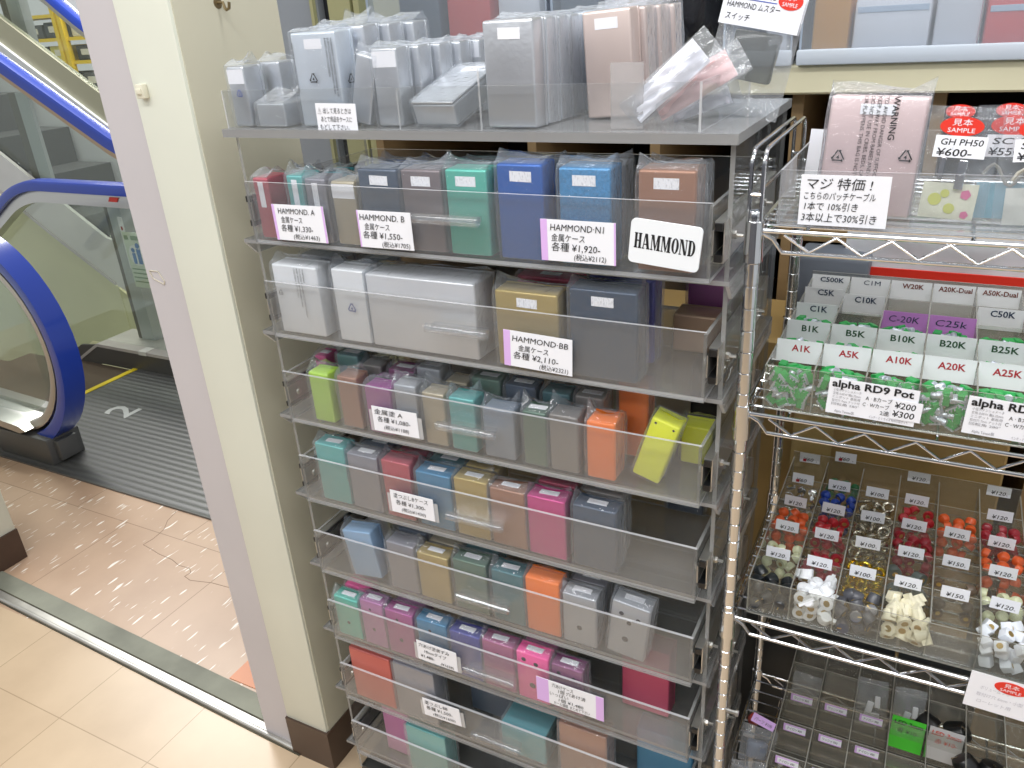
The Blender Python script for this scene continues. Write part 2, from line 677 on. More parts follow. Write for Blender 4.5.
# threshold between the two floors: steel nosing and a worn cement strip
WORN = mat('worn_cement', '878879', .6, var=.28, vscale=7, bump=.3, bscale=60)
RT = Matrix.Translation((-1.1, .863, 0)) @ Matrix.Rotation(math.radians(-2.6), 4, 'Z') @ Matrix.Translation((1.1, -.866, 0))
bm = nb(); box(bm, (-2.50, .897, 0), (-1.13, .950, .004), 0, RT); struct('trim_1', bm, WORN, smooth=False)
bm = nb(); box(bm, (-2.50, .892, 0), (-1.13, .898, .0045), 0, RT); struct('trim_7', bm, mat('dirt_line', '4a4638', .8, var=.5, vscale=12), smooth=False)
bm = nb()
box(bm, (-2.5, .874, 0), (-1.085, .893, .005), 0, RT)
tube(bm, [RT @ Vector((-2.5, .872, .003)), RT @ Vector((-1.078, .872, .003))], .006, 10)
bmesh.ops.recalc_face_normals(bm, faces=bm.faces[:])
struct('trim_2', bm, mat('worn_steel', (.58, .57, .53), .4, .75, var=.25, vscale=9))
bm = nb(); box(bm, (-1.375, .966, -.001), (-1.172, 1.06, .0012)); struct('trim_3', bm, mat('orange_tile_patch', 'd58a60', .4, var=.06), smooth=False)
bm = nb(); box(bm, (-2.5, .8625, 0), (-1.06, .867, .0025), 0, RT); struct('trim_8', bm, mat('dirt_line', '4a4638', .8, var=.5, vscale=12), smooth=False)
bm = nb()
cr = [(-2.10, 1.45), (-2.085, 1.40), (-2.055, 1.36), (-2.046, 1.31), (-2.05, 1.274), (-2.01, 1.268), (-1.96, 1.259), (-1.90, 1.255), (-1.86, 1.243), (-1.815, 1.245), (-1.796, 1.232), (-1.80, 1.212), (-1.77, 1.205), (-1.70, 1.222), (-1.64, 1.226), (-1.55, 1.24)]
for (xa, ya), (xb, yb) in zip(cr, cr[1:]):
    tube(bm, [(xa, ya, -.0012), (xb, yb, -.0012)], .0010, 5)
struct('floor_crack', bm, mat('crack_dirt', '8a7460', .8))
# pillar right of the opening: lilac jamb, cream front, side wall
bm = nb(); box(bm, (-1.172, .878, 0), (-1.079, 1.08, 2.7)); struct('trim_4', bm, LILACP, smooth=False)
bm = nb(); rbox(bm, (-1.08, .866, 0), (-.970, 1.08, 2.7), .004, 2); struct('wall_left', bm, CREAM)
bm = nb(); box(bm, (-.9705, .872, 0), (-.9685, 1.081, 2.7)); struct('wall_side', bm, mat('side_wall_paint', 'd0ccb7', .45, var=.06, vscale=3, bump=.08, bscale=30), smooth=False)
bm = nb(); box(bm, (-1.0795, .8615, 0), (-.9655, .8665, .104)); box(bm, (-.9705, .8665, 0), (-.9655, 1.08, .104)); struct('baseboard_left', bm, BASEB, smooth=False)
# pillar at the far left of the opening
bm = nb(); rbox(bm, (-3.6, .93, 0), (-2.352, 1.085, 2.7), .004, 2); struct('wall_opening', bm, CREAM)
bm = nb(); box(bm, (-3.6, .925, 0), (-2.346, .931, .104)); box(bm, (-2.3525, .925, 0), (-2.346, 1.0855, .104)); struct('baseboard_opening', bm, BASEB, smooth=False)
# unseen dark wall added behind the shopper to deepen chrome reflections
bm = nb(); box(bm, (-4.5, -2.5, 0), (2.2, -2.45, 2.1)); struct('wall_for_reflection', bm, mat('reflection_wall_grey', '6c6f78', .6, var=.2, vscale=2), smooth=False)
# behind the pillar: grey metal door, dark strip, olive frame
bm = nb(); box(bm, (-1.70, 1.45, 0), (-1.192, 1.5, 2.7)); struct('door_1', bm, mat('grey_door_metal', '9aa0a8', .4, .3), smooth=False)
bm = nb(); box(bm, (-1.192, 1.47, 0), (-1.166, 1.52, 2.7)); struct('trim_5', bm, mat('dark_strip', '202428', .6), smooth=False)
OLIVE = mat('olive_paint', 'a8a67c', .5, var=.06)
bm = nb(); box(bm, (-1.205, 1.44, 0), (-1.197, 1.45, 2.7)); box(bm, (-1.166, 1.45, 0), (-1.110, 1.5, 2.7)); box(bm, (-1.102, 1.45, 0), (-1.088, 1.5, 2.7)); box(bm, (-1.112, 1.465, 0), (-1.10, 1.5, 2.7)); struct('trim_6', bm, OLIVE, smooth=False)
bm = nb(); box(bm, (-1.09, 2.02, 0), (2.2, 2.08, 2.7)); struct('wall_back', bm, mat('back_wall_paint', '8d8672', .6, var=.08), smooth=False)
bm = nb(); box(bm, (-9.5, 7.2, -1.5), (-1.1, 7.3, 3.2)); struct('wall_hall', bm, mat('hall_wall_paint', 'b9b494', .6, var=.1), smooth=False)
bm = nb(); box(bm, (-9.5, 3.62, -.06), (-1.1, 7.2, 0)); struct('floor_far', bm, HT, smooth=False)
WST = mat('stairwell_wall', 'd6d3a4', .5, var=.06, vscale=3)
bm = nb()
prism(bm, [(-5.6, -1.5), (-1.2, -1.5), (-1.2, .10), (-3.88, .10), (-4.9, .70), (-5.6, 1.1)], 2.79, 2.83)
box(bm, (-3.99, 2.786, -.8), (-3.984, 2.79, .18))
struct('wall_stairwell', bm, WST, smooth=False)

# small things fixed to the pillar
t = thing('wall_switch', 'small cream plastic button box on the cream pillar front', 'switch', (-1.056, .866, 1.362))
bm = nb(); rbox(bm, (-.008, -.010, 0), (.008, .0, .020), .0015, 2); obj('body', bm, mat('cream_plastic', 'dcd8c4', .4), t)
bm = nb(); rbox(bm, (-.005, -.0125, .006), (.005, -.0095, .014), .001, 2); obj('button', bm, mat('cream_plastic', 'dcd8c4', .4), t)
bm = nb()
tube(bm, [(0, 0, 0), (.012, 0, 0), (.014, 0, -.008), (.016, 0, -.010), (.022, 0, -.008), (.024, 0, 0)], .0022, 8)
lathe(bm, [(.008, 0), (.008, .002)], 12, M=Matrix.Rotation(PI / 2, 4, 'Y'))
tag(obj('wall_hook', bm, mat('aged_brass', '8a7a5a', .4, .7), loc=(-.970, .956, 1.482)), 'small brass hook high on the side wall beside the cabinet', 'hook')
bm = nb()
for a, b in (((-.017, .010), (.004, .010)), ((.004, .010), (.014, -.006)), ((.014, -.006), (.012, -.012)), ((.012, -.012), (-.012, -.004)), ((-.012, -.004), (-.017, .010))):
    A, B = Vector((a[0], 0, a[1])), Vector((b[0], 0, b[1]))
    tube(bm, [A, B], .0011, 5)
tag(obj('tape_remnant', bm, mat('old_tape', 'c6bfae', .5), loc=(-1.146, .8772, 1.076)), 'triangular outline of old tape left on the lilac jamb', 'tape')

# ------------------------------------------------------------------ escalator whose landing plate carries the 2
BLUE = mat('handrail_rubber', '1f3fa8', .28, 0, .5, coat=.3)
BEIGEM = mat('champagne_metal', (.60, .55, .48), .3, .9)
DECKM = mat('deck_metal', (.56, .52, .49), .4, .25, var=.06)
DARKM = mat('skirt_metal', (.13, .125, .115), .4, .6)
PLT = ribbed_mat('ribbed_landing_plate', (.15, .15, .148), 'Y', 11, .42, .5)
WHITEM = mat('white_cladding', 'dad8d2', .45, .1, var=.05)
ea = thing('escalator', 'escalator with blue handrails and a dark ribbed landing plate marked 2', 'escalator', (-2.8, 1.9, 0))
O = Vector((2.8, -1.9, 0))


def eobj(name, bm, m, parent, off=O):
    bmesh.ops.translate(bm, verts=bm.verts[:], vec=off)
    return obj(name, bm, m, parent)


bm = nb(); box(bm, (-3.26, 1.458, -.02), (-1.20, 2.25, .006)); lp = eobj('landing_plate', bm, PLT, ea)
bm = nb()
put_text(bm, '2', 0, 0, .20, None, .012, 0, 0, basis=Matrix.Translation((-2.862, 1.862, .0068)) @ Matrix.Rotation(PI / 2, 4, 'Z') @ Matrix.Rotation(-PI / 2, 4, 'X'))
eobj('number', bm, mat('plate_number', 'aeb0ae', .5), ea)
bm = nb(); box(bm, (-3.275, 1.56, .0), (-3.245, 2.25, .009)); eobj('comb_stripe', bm, mat('comb_yellow', 'd8c020', .5), ea)
STEP = ribbed_mat('step_ribs', (.12, .085, .055), 'Y', 60, .5, .4)
bm = nb()
x, z = -3.275, -.004
for k, dz in enumerate((0, .02, .08, .16, .2, .2, .2, .2)):
    z -= dz
    box(bm, (x - .40, 1.56, z - .25), (x, 2.25, z))
    x -= .40
eobj('steps', bm, STEP, ea)


def slope_path(x_right, z0, x_bend, ang, x_left, r=.6, off=0.0):
    """Level from x_right to x_bend, then descending (ang<0) or climbing (ang>0) towards -X."""
    pts = [(x_right, z0)]
    a = math.radians(ang)
    n = 10
    for i in range(n + 1):
        b = a * i / n
        pts.append((x_bend - abs(r) * math.sin(abs(b)), z0 + (1 if ang > 0 else -1) * abs(r) * (1 - math.cos(b))))
    lx, lz = pts[-1]
    pts.append((x_left, lz + math.tan(a) * (lx - x_left)))
    return pts


def rail(bm, path, y, w=.08, h=.03, mi=0):
    """Flat-topped rounded handrail cross-section swept along an X,Z path."""
    sec = [(-w / 2, -h), (-w / 2, -h * .3), (-w * .42, -h * .06), (-w * .2, 0), (w * .2, 0), (w * .42, -h * .06), (w / 2, -h * .3), (w / 2, -h)]
    rings = []
    P = [Vector(p) for p in path]
    for i, p in enumerate(P):
        a, b = P[max(i - 1, 0)], P[min(i + 1, len(P) - 1)]
        tt = (b - a).normalized()
        n = Vector((-tt.y, tt.x))
        rings.append((p, n))
    sgn = 1
    vr = []
    for p, n in rings:
        vr.append([bm.verts.new((p.x + n.x * s[1] * sgn, y + s[0], p.y + n.y * s[1] * sgn)) for s in sec])
    for A, B in zip(vr, vr[1:]):
        for j in range(len(sec)):
            bm.faces.new((A[j], A[(j + 1) % len(sec)], B[(j + 1) % len(sec)], B[j])).material_index = mi
    bm.faces.new(vr[0]); bm.faces.new(vr[-1][::-1])
    bmesh.ops.recalc_face_normals(bm, faces=bm.faces[:])


def newel_path(cx, cz, r, xl_top, drop, xl_bot, zb=None):
    pts = [(xl_top - .9, cz + r - drop - .52), (xl_top - .2, cz + r - drop * .7 - .06), (xl_top, cz + r - .01)]
    for i in range(25):
        a = math.radians(90 - i * 7.5)
        pts.append((cx + r * math.cos(a), cz + r * math.sin(a)))
    pts.append((xl_bot, cz - r))
    return pts


# near balustrade with its round newel end
cx, cz, R0 = -3.01, .466, .376
bm = nb(); rail(bm, newel_path(cx, cz, R0, -3.6, .05, -2.98)[::-1], 1.55, .082, .05); eobj('handrail', bm, BLUE, ea)
bm = nb(); rail(bm, newel_path(cx, cz, R0 - .046, -3.5, .05, -3.1)[::-1], 1.55, .06, .035); eobj('handrail_guide', bm, BEIGEM, ea)
bm = nb()
pl = newel_path(cx, cz, R0 - .078, -3.5, .05, -3.1)
prism(bm, pl[1:] + [(-3.7, .1)], 1.545, 1.555)
eobj('glass_panel', bm, GLASS, ea)
bm = nb()
prism(bm, [(-4.6, -.6), (-3.5, -.02), (-2.92, -.0), (-2.92, .17), (-3.4, .19), (-4.6, -.42)], 1.60, 1.64)
prism(bm, [(-4.6, -.46), (-3.4, .155), (-2.92, .120), (-2.88, .135), (-2.92, .150), (-3.4, .18), (-4.6, -.40)], 1.48, 1.64)
eobj('deck', bm, STEEL, ea)
bm = nb(); rbox(bm, (-3.10, 1.485, .005), (-2.78, 1.62, .112), .006, 2); rbox(bm, (-2.79, 1.51, .02), (-2.755, 1.59, .10), .004, 2); eobj('newel_base', bm, mat('newel_box', (.12, .12, .12), .45, .3), ea)
# far balustrade
dn = slope_path(-1.25, .886, -3.55, -30, -5.0)
bm = nb(); rail(bm, dn[::-1], 2.26, .08, .045); eobj('handrail', bm, BLUE, ea)
dn2 = slope_path(-1.25, .842, -3.55, -30, -5.0)
bm = nb(); rail(bm, dn2[::-1], 2.26, .05, .055); eobj('handrail_guide', bm, STEEL, ea)
bm = nb(); prism(bm, [(-3.09, .832), (-3.035, .832), (-3.05, .812), (-3.105, .812)], 2.232, 2.2345); eobj('red_mark', bm, mat('red_tape', 'd03428', .5), ea)
dn3 = slope_path(-1.25, .80, -3.55, -30, -5.0)
bm = nb(); prism(bm, dn3 + [(-5.0, -.75), (-3.6, .09), (-1.25, .09)], 2.30, 2.308); eobj('glass_panel', bm, GLASS, ea)
bm = nb()
prism(bm, [(-1.2, 0), (-3.5, 0), (-5.0, -.86), (-5.0, -.72), (-3.62, .085), (-3.5, .098), (-1.2, .098)], 2.25, 2.262)
eobj('skirt', bm, DARKM, ea)
bm = nb()
prism(bm, [(-1.2, .09), (-3.5, .09), (-5.0, -.78), (-5.0, -.765), (-3.5, .105), (-1.2, .105)], 2.248, 2.46)
eobj('deck', bm, DECKM, ea)
bm = nb(); box(bm, (-3.205, 2.2475, .088), (-3.155, 2.3, .1075)); eobj('deck_joint', bm, WHITEM, ea)

# glass joint post between the escalators with its notice
PBL = mat('pale_post_metal', 'b4b9bb', .4, .4)
pst = thing('partition_post', 'grey metal post behind the landing with a blue pictogram notice', 'post', (-3.325, 2.40, .105))
bm = nb(); box(bm, (-.03, -.02, 0), (0, .03, .72)); obj('dark_edge', bm, mat('post_dark_edge', '5d5a50', .4, .5), pst, smooth=False)  # darker strip along one edge of the post
bm = nb(); box(bm, (0, -.025, 0), (.085, .03, .72)); obj('post_face', bm, PBL, pst, smooth=False)
bm = nb(); box(bm, (.055, -.028, .36), (.085, -.0255, .60)); obj('strip_label', bm, WHITE, pst, smooth=False)
bm = nb()
for k in range(6):
    box(bm, (.064, -.0287, .40 + k * .028), (.076, -.0281, .417 + k * .028))
obj('strip_marks', bm, INKR, pst, smooth=False)
nt_ = thing('notice_sign', 'pale notice with blue pictogram of a parent and child', 'sign', (-3.235, 2.365, .38))
bm = nb(); box(bm, (-.02, 0, 0), (.14, .003, .26)); obj('board', bm, mat('notice_board', 'd8e4d4', .5), nt_, smooth=False)
bm = nb()
lathe(bm, [(.05, 0), (.05, .001)], 20, M=Matrix.Translation((.045, -.001, .155)) @ Matrix.Rotation(PI / 2, 4, 'X'))
obj('pictogram_disc', bm, mat('pictogram_white', 'eef2f4', .5), nt_, smooth=False)
bm = nb()
box(bm, (.018, -.0032, .115), (.038, -.0022, .165)); box(bm, (.05, -.0032, .115), (.075, -.0022, .185))
lathe(bm, [(.011, 0), (.011, .001)], 12, M=Matrix.Translation((.028, -.0022, .178)) @ Matrix.Rotation(PI / 2, 4, 'X'))
lathe(bm, [(.013, 0), (.013, .001)], 12, M=Matrix.Translation((.062, -.0022, .200)) @ Matrix.Rotation(PI / 2, 4, 'X'))
obj('pictogram', bm, mat('pictogram_blue', '2f78c4', .5), nt_, smooth=False)
bm = nb()
for k, z in enumerate((.085, .065, .045, .025)):
    box(bm, (-.01, -.0012, z), (.13 - .02 * (k % 2), -.0002, z + .006))
box(bm, (-.012, -.0012, .225), (.012, -.0002, .245)); box(bm, (.03, -.0012, .225), (.12, -.0002, .245))
obj('notice_lines', bm, mat('notice_ink', '7a9a7a', .5), nt_, smooth=False)

# ------------------------------------------------------------------ the second escalator, climbing to the left behind it
eb = thing('escalator', 'escalator climbing to the left behind the first with blue handrails and white cladding', 'escalator', (-3.6, 3.1, 0))
O2 = Vector((3.6, -3.1, 0))


def line(x_right, z_r, slope, x_left):
    return [(x_right, z_r), (x_left, z_r + slope * (x_right - x_left))]


upn = [(-1.4, .915), (-3.2, .915), (-3.38, .925), (-3.55, .965), (-3.727, 1.042), (-3.9, 1.137), (-4.09, 1.242), (-4.437, 1.433), (-6.4, 2.51)]
shift = lambda p, d: [(x, z - d) for x, z in p]
bm = nb(); rail(bm, shift(upn, .05)[::-1], 2.80, .08, .062); eobj('handrail', bm, BLUE, eb, O2)
bm = nb(); rail(bm, shift(upn, .105)[::-1], 2.80, .055, .045); eobj('handrail_guide', bm, mat('bronze_guide', (.45, .33, .22), .3, .8), eb, O2)
clad_t = [(-1.4, .42), (-3.75, .42), (-3.95, .46), (-4.9, 1.04), (-6.4, 1.96)]
clad_b = [(-6.4, 1.70), (-4.9, .757), (-4.4, .445), (-3.96, .19), (-3.8, .12), (-3.6, .09), (-1.4, .09)]
bm = nb(); prism(bm, shift(upn, .15) + clad_t[::-1], 2.796, 2.804); eobj('glass_panel', bm, GLASS, eb, O2)
bm = nb(); prism(bm, clad_t + clad_b, 2.765, 2.785); eobj('cladding', bm, WHITEM, eb, O2)
bm = nb(); band(bm, [(-3.96, .205), (-4.4, .46), (-4.9, .772), (-6.4, 1.715)], 2.758, 2.766, .016); eobj('cladding_trim', bm, DECKM, eb, O2)
bm = nb()
for k in range(9):
    x = -3.75 - .40 * k * .78
    z = .18 + max(0, k - .5) * .215
    box(bm, (x - .40, 2.84, z - .4), (x, 3.46, z))
eobj('steps', bm, ribbed_mat('step_ribs_dark', (.10, .10, .10), 'Y', 60, .5, .4), eb, O2)
fw_t = [(-3.4, .31), (-4.05, .57), (-4.651, .935), (-5.508, 1.452), (-6.6, 2.11)]
fw_b = [(-6.6, 1.4), (-5.5, .75), (-3.4, 0)]
bm = nb(); prism(bm, fw_t + fw_b, 3.48, 3.50); eobj('skirt', bm, mat('bright_skirt', 'e8eaec', .35, .2), eb, O2)
bg_t = [(-3.4, .42), (-4.05, .75), (-4.673, 1.125), (-5.262, 1.484), (-6.6, 2.30)]
bm = nb(); prism(bm, bg_t + fw_t[::-1], 3.50, 3.54); eobj('inner_panel', bm, mat('beige_panel', 'aaa791', .5), eb, O2)
upf = [(-3.4, .95), (-3.7, 1.0), (-4.2, 1.265), (-4.67, 1.56), (-4.90, 1.725), (-6.4, 2.70)]
bm = nb(); rail(bm, upf[::-1], 3.50, .08, .05); eobj('handrail', bm, BLUE, eb, O2)
bm = nb(); rail(bm, shift(upf, .055)[::-1], 3.50, .055, .04); eobj('handrail_guide', bm, BEIGEM, eb, O2)
bm = nb(); prism(bm, shift(upf, .1) + bg_t[::-1], 3.515, 3.523); eobj('glass_panel', bm, GLASS, eb, O2)
# posts of the glass partition
for x, y, z0, z1, wd, lab in ((-5.475, 3.60, 1.35, 3.0, .13, 'pale blue-grey post at the top left above the white escalator band'),
                              (-4.43, 2.812, .62, 1.20, .10, 'pale post seen through the glass under the inclined blue handrail'),
                              (-2.02, 1.16, 9, 9, 0, '')):
    if wd:
        t = thing('partition_post', lab, 'post', (x, y, z0))
        bm = nb(); box(bm, (0, 0, 0), (wd, .06 if y > 3 else .02, z1 - z0)); obj('post_face', bm, PBL, t, smooth=False)
        bm = nb(); box(bm, (-.07, .005, 0), (0, .05 if y > 3 else .02, z1 - z0)); obj('dark_edge', bm, mat('post_dark_edge', '5d5a50', .4, .5), t, smooth=False)

# ------------------------------------------------------------------ yellow racks of goods across the hall
YEL = mat('yellow_enamel', 'e0c01c', .45)
for n_, (xx, yy, lab) in enumerate(((-6.93, 5.0, 'yellow steel rack of goods nearer the pillar beyond the escalators'), (-8.05, 5.0, 'yellow steel rack farther left beyond the escalators'))):
    t = thing('storage_rack', lab, 'rack', (xx, yy, 0), group='yellow racks beyond the escalators')
    for px_, py_ in ((0, 0), (1.05, 0), (0, .45), (1.05, .45)):
        bm = nb(); box(bm, (px_ - .022, py_ - .022, 0), (px_ + .022, py_ + .022, 1.9)); obj('upright', bm, YEL, t, smooth=False)
    for z in (.62, 1.02, 1.26, 1.45, 1.64):
        bm = nb(); box(bm, (0, 0, z - .028), (1.05, .45, z)); obj('shelf', bm, YEL, t, smooth=False)
    cols = [mat('carton_' + str(k), c, .6) for k, c in enumerate(('4a5058', '3b4046', 'd8d6c8', '6a6a5c', '54585e', 'c8c26a', 'd0667a', '5c5f4c'))]
    names = ('charcoal', 'black', 'white', 'khaki', 'dark grey', 'yellow-green', 'pink', 'olive')
    for r_, z in enumerate((.62, 1.02, 1.26, 1.45)):
        for k in range(4):
            ci = rnd.randrange(8) if n_ else (0, 4, 1, 2)[(r_ + k) % 4]
            hh = (.3, .17, .14, .14)[r_] * rnd.uniform(.7, .95)
            g = thing('goods_carton', '%s carton, %s shelf of the %s yellow rack, %s from its left post' % (names[ci], ('lowest', 'second', 'third', 'fourth')[r_], ('right', 'left')[n_], ('first', 'second', 'third', 'fourth')[k]), 'carton', (xx + .14 + .255 * k, yy + .2, z), group='goods on the yellow racks')
            bm = nb(); rbox(bm, (-.11, -.15, 0), (.11, .12, hh), .006, 1); obj('carton_body', bm, cols[ci], g)
            bm = nb(); box(bm, (-.05, -.152, hh * .35), (.05, -.1502, hh * .75)); obj('carton_label', bm, cols[2], g, smooth=False)

# ================================================================== clear drawer cabinet
ZT = [1.261, 1.122, .982, .838, .696, .552, .410, .268]
ORD = ['top', 'second', 'third', 'fourth', 'fifth', 'sixth', 'seventh', 'lowest']
XL, XR, YF, YB = -.828, -.198, .802, 1.085
cab = thing('acrylic_cabinet', 'tall clear acrylic cabinet holding eight drawers of metal boxes', 'cabinet', ((XL + XR) / 2, .96, 0))
OC = Vector((-(XL + XR) / 2, -.96, 0))


def cobj(name, bm, mats, parent=cab, off=OC, smooth=False):
    bmesh.ops.translate(bm, verts=bm.verts[:], vec=off)
    return obj(name, bm, mats, parent, smooth=smooth)


for x in (-.8575, -.1895):
    bm = nb(); plate(bm, (x, .832, .1), (x + .005, 1.11, 1.314)); cobj('side_panel', bm, [ACR, EDGE_DIM])
bm = nb()
fs = box(bm, (-.868, .820, 1.315), (-.180, 1.112, 1.3255), 0)
for f in fs:
    f.normal_update()
    if abs(f.normal.z) < .5: f.material_index = 1
cobj('top_panel', bm, [clear('top_plate', (.8, .81, .81), haze=.34, hazecol=(.62, .62, .62), gloss=.1, refl=.9), PEDGE])
bm = nb(); box(bm, (-.8575, .835, 0), (-.1845, 1.105, .1)); cobj('plinth', bm, mat('plinth_dark', '3a3a38', .5))
HEXB = lambda bm, x, y, z: (lathe(bm, [(.0045, 0), (.0045, .003)], 6, M=Matrix.Translation((x, y, z)) @ Matrix.Rotation(PI / 2, 4, 'Y')),
                            lathe(bm, [(.002, .003), (.002, .010)], 8, M=Matrix.Translation((x, y, z)) @ Matrix.Rotation(PI / 2, 4, 'Y')))
for k, zt in enumerate(ZT):
    zb = zt - .084
    # lipped shelf under the drawer
    bm = nb(); plate(bm, (-.8665, .818, zb - .0065), (-.1805, 1.10, zb - .0012)); cobj('shelf_plate', bm, [PLATE, PEDGE])
    for x0, x1, s in ((-.8665, -.8625, 1), (-.1845, -.1805, -1)):
        bm = nb()
        v = [(x0, .818, zb - .0065), (x0, 1.10, zb - .0065), (x0, 1.10, zb - .026), (x0, .836, zb - .026)]
        a = [bm.verts.new(p) for p in v]
        b = [bm.verts.new((x1, p[1], p[2])) for p in v]
        bm.faces.new(a); bm.faces.new(b[::-1])
        for i in range(4):
            bm.faces.new((a[i], b[i], b[(i + 1) % 4], a[(i + 1) % 4])).material_index = 1
        bmesh.ops.recalc_face_normals(bm, faces=bm.faces[:])
        cobj('shelf_lip', bm, [clear('lip_plastic', (.8, .8, .8), haze=.3, hazecol=(.7, .7, .7), gloss=.1), EDGE])
    bm = nb(); HEXB(bm, -.1845, .846, zt - .042); cobj('bolt', bm, STEEL, smooth=True)
    bm = nb(); HEXB(bm, -.1845, 1.0, zt - .042); cobj('bolt', bm, STEEL, smooth=True)

DRW = []
for k, zt in enumerate(ZT):
    zb = zt - .084
    d = bpy.data.objects.new('drawer', None)
    COL.objects.link(d)
    d.parent = cab
    d.location = (0, -.02, zb)
    DRW.append(d)
    OD = Vector((-(XL + XR) / 2, -.94, -zb))
    D = lambda n, bm, m, sm=False: cobj(n, bm, m, d, OD, sm)
    bm = nb()
    for f in plate(bm, (XL, YF, zb), (XR, YF + .004, zt)):
        if f.material_index and f.normal.z < .5: f.material_index = 2  # top edge painted lit, the other edges dim
    D('front_panel', bm, [ACRF, EDGE, EDGE_DIM])
    bm = nb(); plate(bm, (XL, YF + .004, zb), (XR, YB, zb + .004)); D('bottom_panel', bm, [ACR, EDGE])
    for x in (XL, XR - .004):
        bm = nb(); plate(bm, (x, YF + .004, zb + .004), (x + .004, YB, zt - .004)); D('side_panel', bm, [ACR, EDGE_DIM])
    bm = nb(); plate(bm, (XL, YB, zb), (XR, YB + .004, zt - .004)); D('back_panel', bm, [ACR, EDGE])
    bm = nb()
    tube(bm, [(-.549, .786, zt - .030), (-.461, .786, zt - .030)], .0062, 14, 0)
    tube(bm, [(-.549, .786, zt - .030), (-.461, .786, zt - .030)], .0030, 10, 0)
    D('handle', bm, [TUBE], True)
    bm = nb(); box(bm, (-.545, .791, zt - .033), (-.465, .802, zt - .027)); D('handle_bar', bm, [TUBE])
    for sx in (-1, 1):
        x = XR if sx > 0 else XL
        bm = nb()
        a, b = (x, x + .0115) if sx > 0 else (x - .0115, x)
        o_ = b if sx > 0 else a
        i_ = a if sx > 0 else b
        zc = zt - .042
        box(bm, (min(i_, i_ + sx * .0012), .808, zc - .013), (max(i_, i_ + sx * .0012), 1.07, zc + .013))
        box(bm, (min(o_ - sx * .0012, o_), .812, zc - .022), (max(o_ - sx * .0012, o_), 1.08, zc + .022))
        for s2 in (-1, 1):
            box(bm, (a + .001, .812, zc + s2 * .021 - .001), (b - .001, 1.08, zc + s2 * .021 + .001))
        D('slide_rail', bm, [ZINC])
        bm = nb()
        for s2 in (-1, 1):
            box(bm, (a + .002, .8085, zc + s2 * .0165 - .004), (b - .0015, 1.0, zc + s2 * .0165 + .004))
        D('slide_bearing', bm, [BLACKP])
        bm = nb()
        lathe(bm, [(.005, 0), (.0045, .0025), (.002, .003)], 12, M=Matrix.Translation((x - sx * .004, .825, zc)) @ Matrix.Rotation(-sx * PI / 2, 4, 'Y'))
        D('screw', bm, [ZINC], True)

# ------------------------------------------------------------------ enclosures
BODY = {}


def bag_mesh(w, h, d, seed, flap=.010, film=None, back=True):
    r = random.Random(seed)
    e = .0013
    per = []
    n = 5
    hw, hd = w / 2 + e, d / 2 + e
    for i in range(n): per.append((-hw + 2 * hw * i / n, -hd))
    for i in range(n): per.append((hw, -hd + 2 * hd * i / n))
    for i in range(n): per.append((hw - 2 * hw * i / n, hd))
    for i in range(n): per.append((-hw, hd - 2 * hd * i / n))
    bm = nb()
    rings = []
    for z in (.0003, h * .12, h * .3, h * .5, h * .7, h * .88, h + .0006):
        ring = []
        for (x, y) in per:
            j = r.uniform(0, .0012) if .0005 < z < h else 0
            ring.append(bm.verts.new((x + math.copysign(j, x) * (abs(x) > hw * .95), y + math.copysign(j, y) * (abs(y) > hd * .95), z)))
        rings.append(ring)
    ym = r.uniform(-.15, .25) * d
    ring = []
    for (x, y) in per:
        ring.append(bm.verts.new((x * 1.0, ym + (y - ym) * .55, h + .002 + flap * .28 + r.uniform(-.0006, .0008))))
    rings.append(ring)
    ring = []
    ph = r.uniform(0, 6)
    ear = r.choice((-1, 1))
    for (x, y) in per:
        u = x / hw
        zz = h + .002 + flap * (.50 + .30 * math.sin(u * 2.6 + ph) + .14 * r.uniform(-1, 1) + (.75 if u * ear > 0 else .1) * abs(u) ** 4)
        ring.append(bm.verts.new((x * (1.0 + .02 * (abs(u) > .8)), ym + (y - ym) * .08 + (.25 if back else -.25) * flap * r.uniform(.3, 1.0), zz)))
    rings.append(ring)
    m = len(per)
    for A, B in zip(rings, rings[1:]):
        for j in range(m):
            bm.faces.new((A[j], A[(j + 1) % m], B[(j + 1) % m], B[j]))
    return mesh_of('plastic_bag', bm, film or FILM, True, 50)


def recycle(bm, x, z, s, y, mi=0):
    pts = [(0, 1), (-.87, -.5), (.87, -.5)]
    for i in range(3):
        a, b = Vector(pts[i]), Vector(pts[(i + 1) % 3])
        p, q = a.lerp(b, .12), a.lerp(b, .78)
        strokes(bm, [[(p.x, p.y), (q.x, q.y)]], x, z, s, s * .16, y, mi)
        t = (q - p).normalized()
        nn = Vector((-t.y, t.x))
        tip, l, r_ = q + t * .25, q + nn * .26, q - nn * .26
        f = bm.faces.new([bm.verts.new((x + v.x * s, y, z + v.y * s)) for v in (tip, l, r_)])
        f.material_index = mi
    put_text(bm, '4', x - s * .22, z - s * .35, s * .8, None, .01, 0, y, mi)


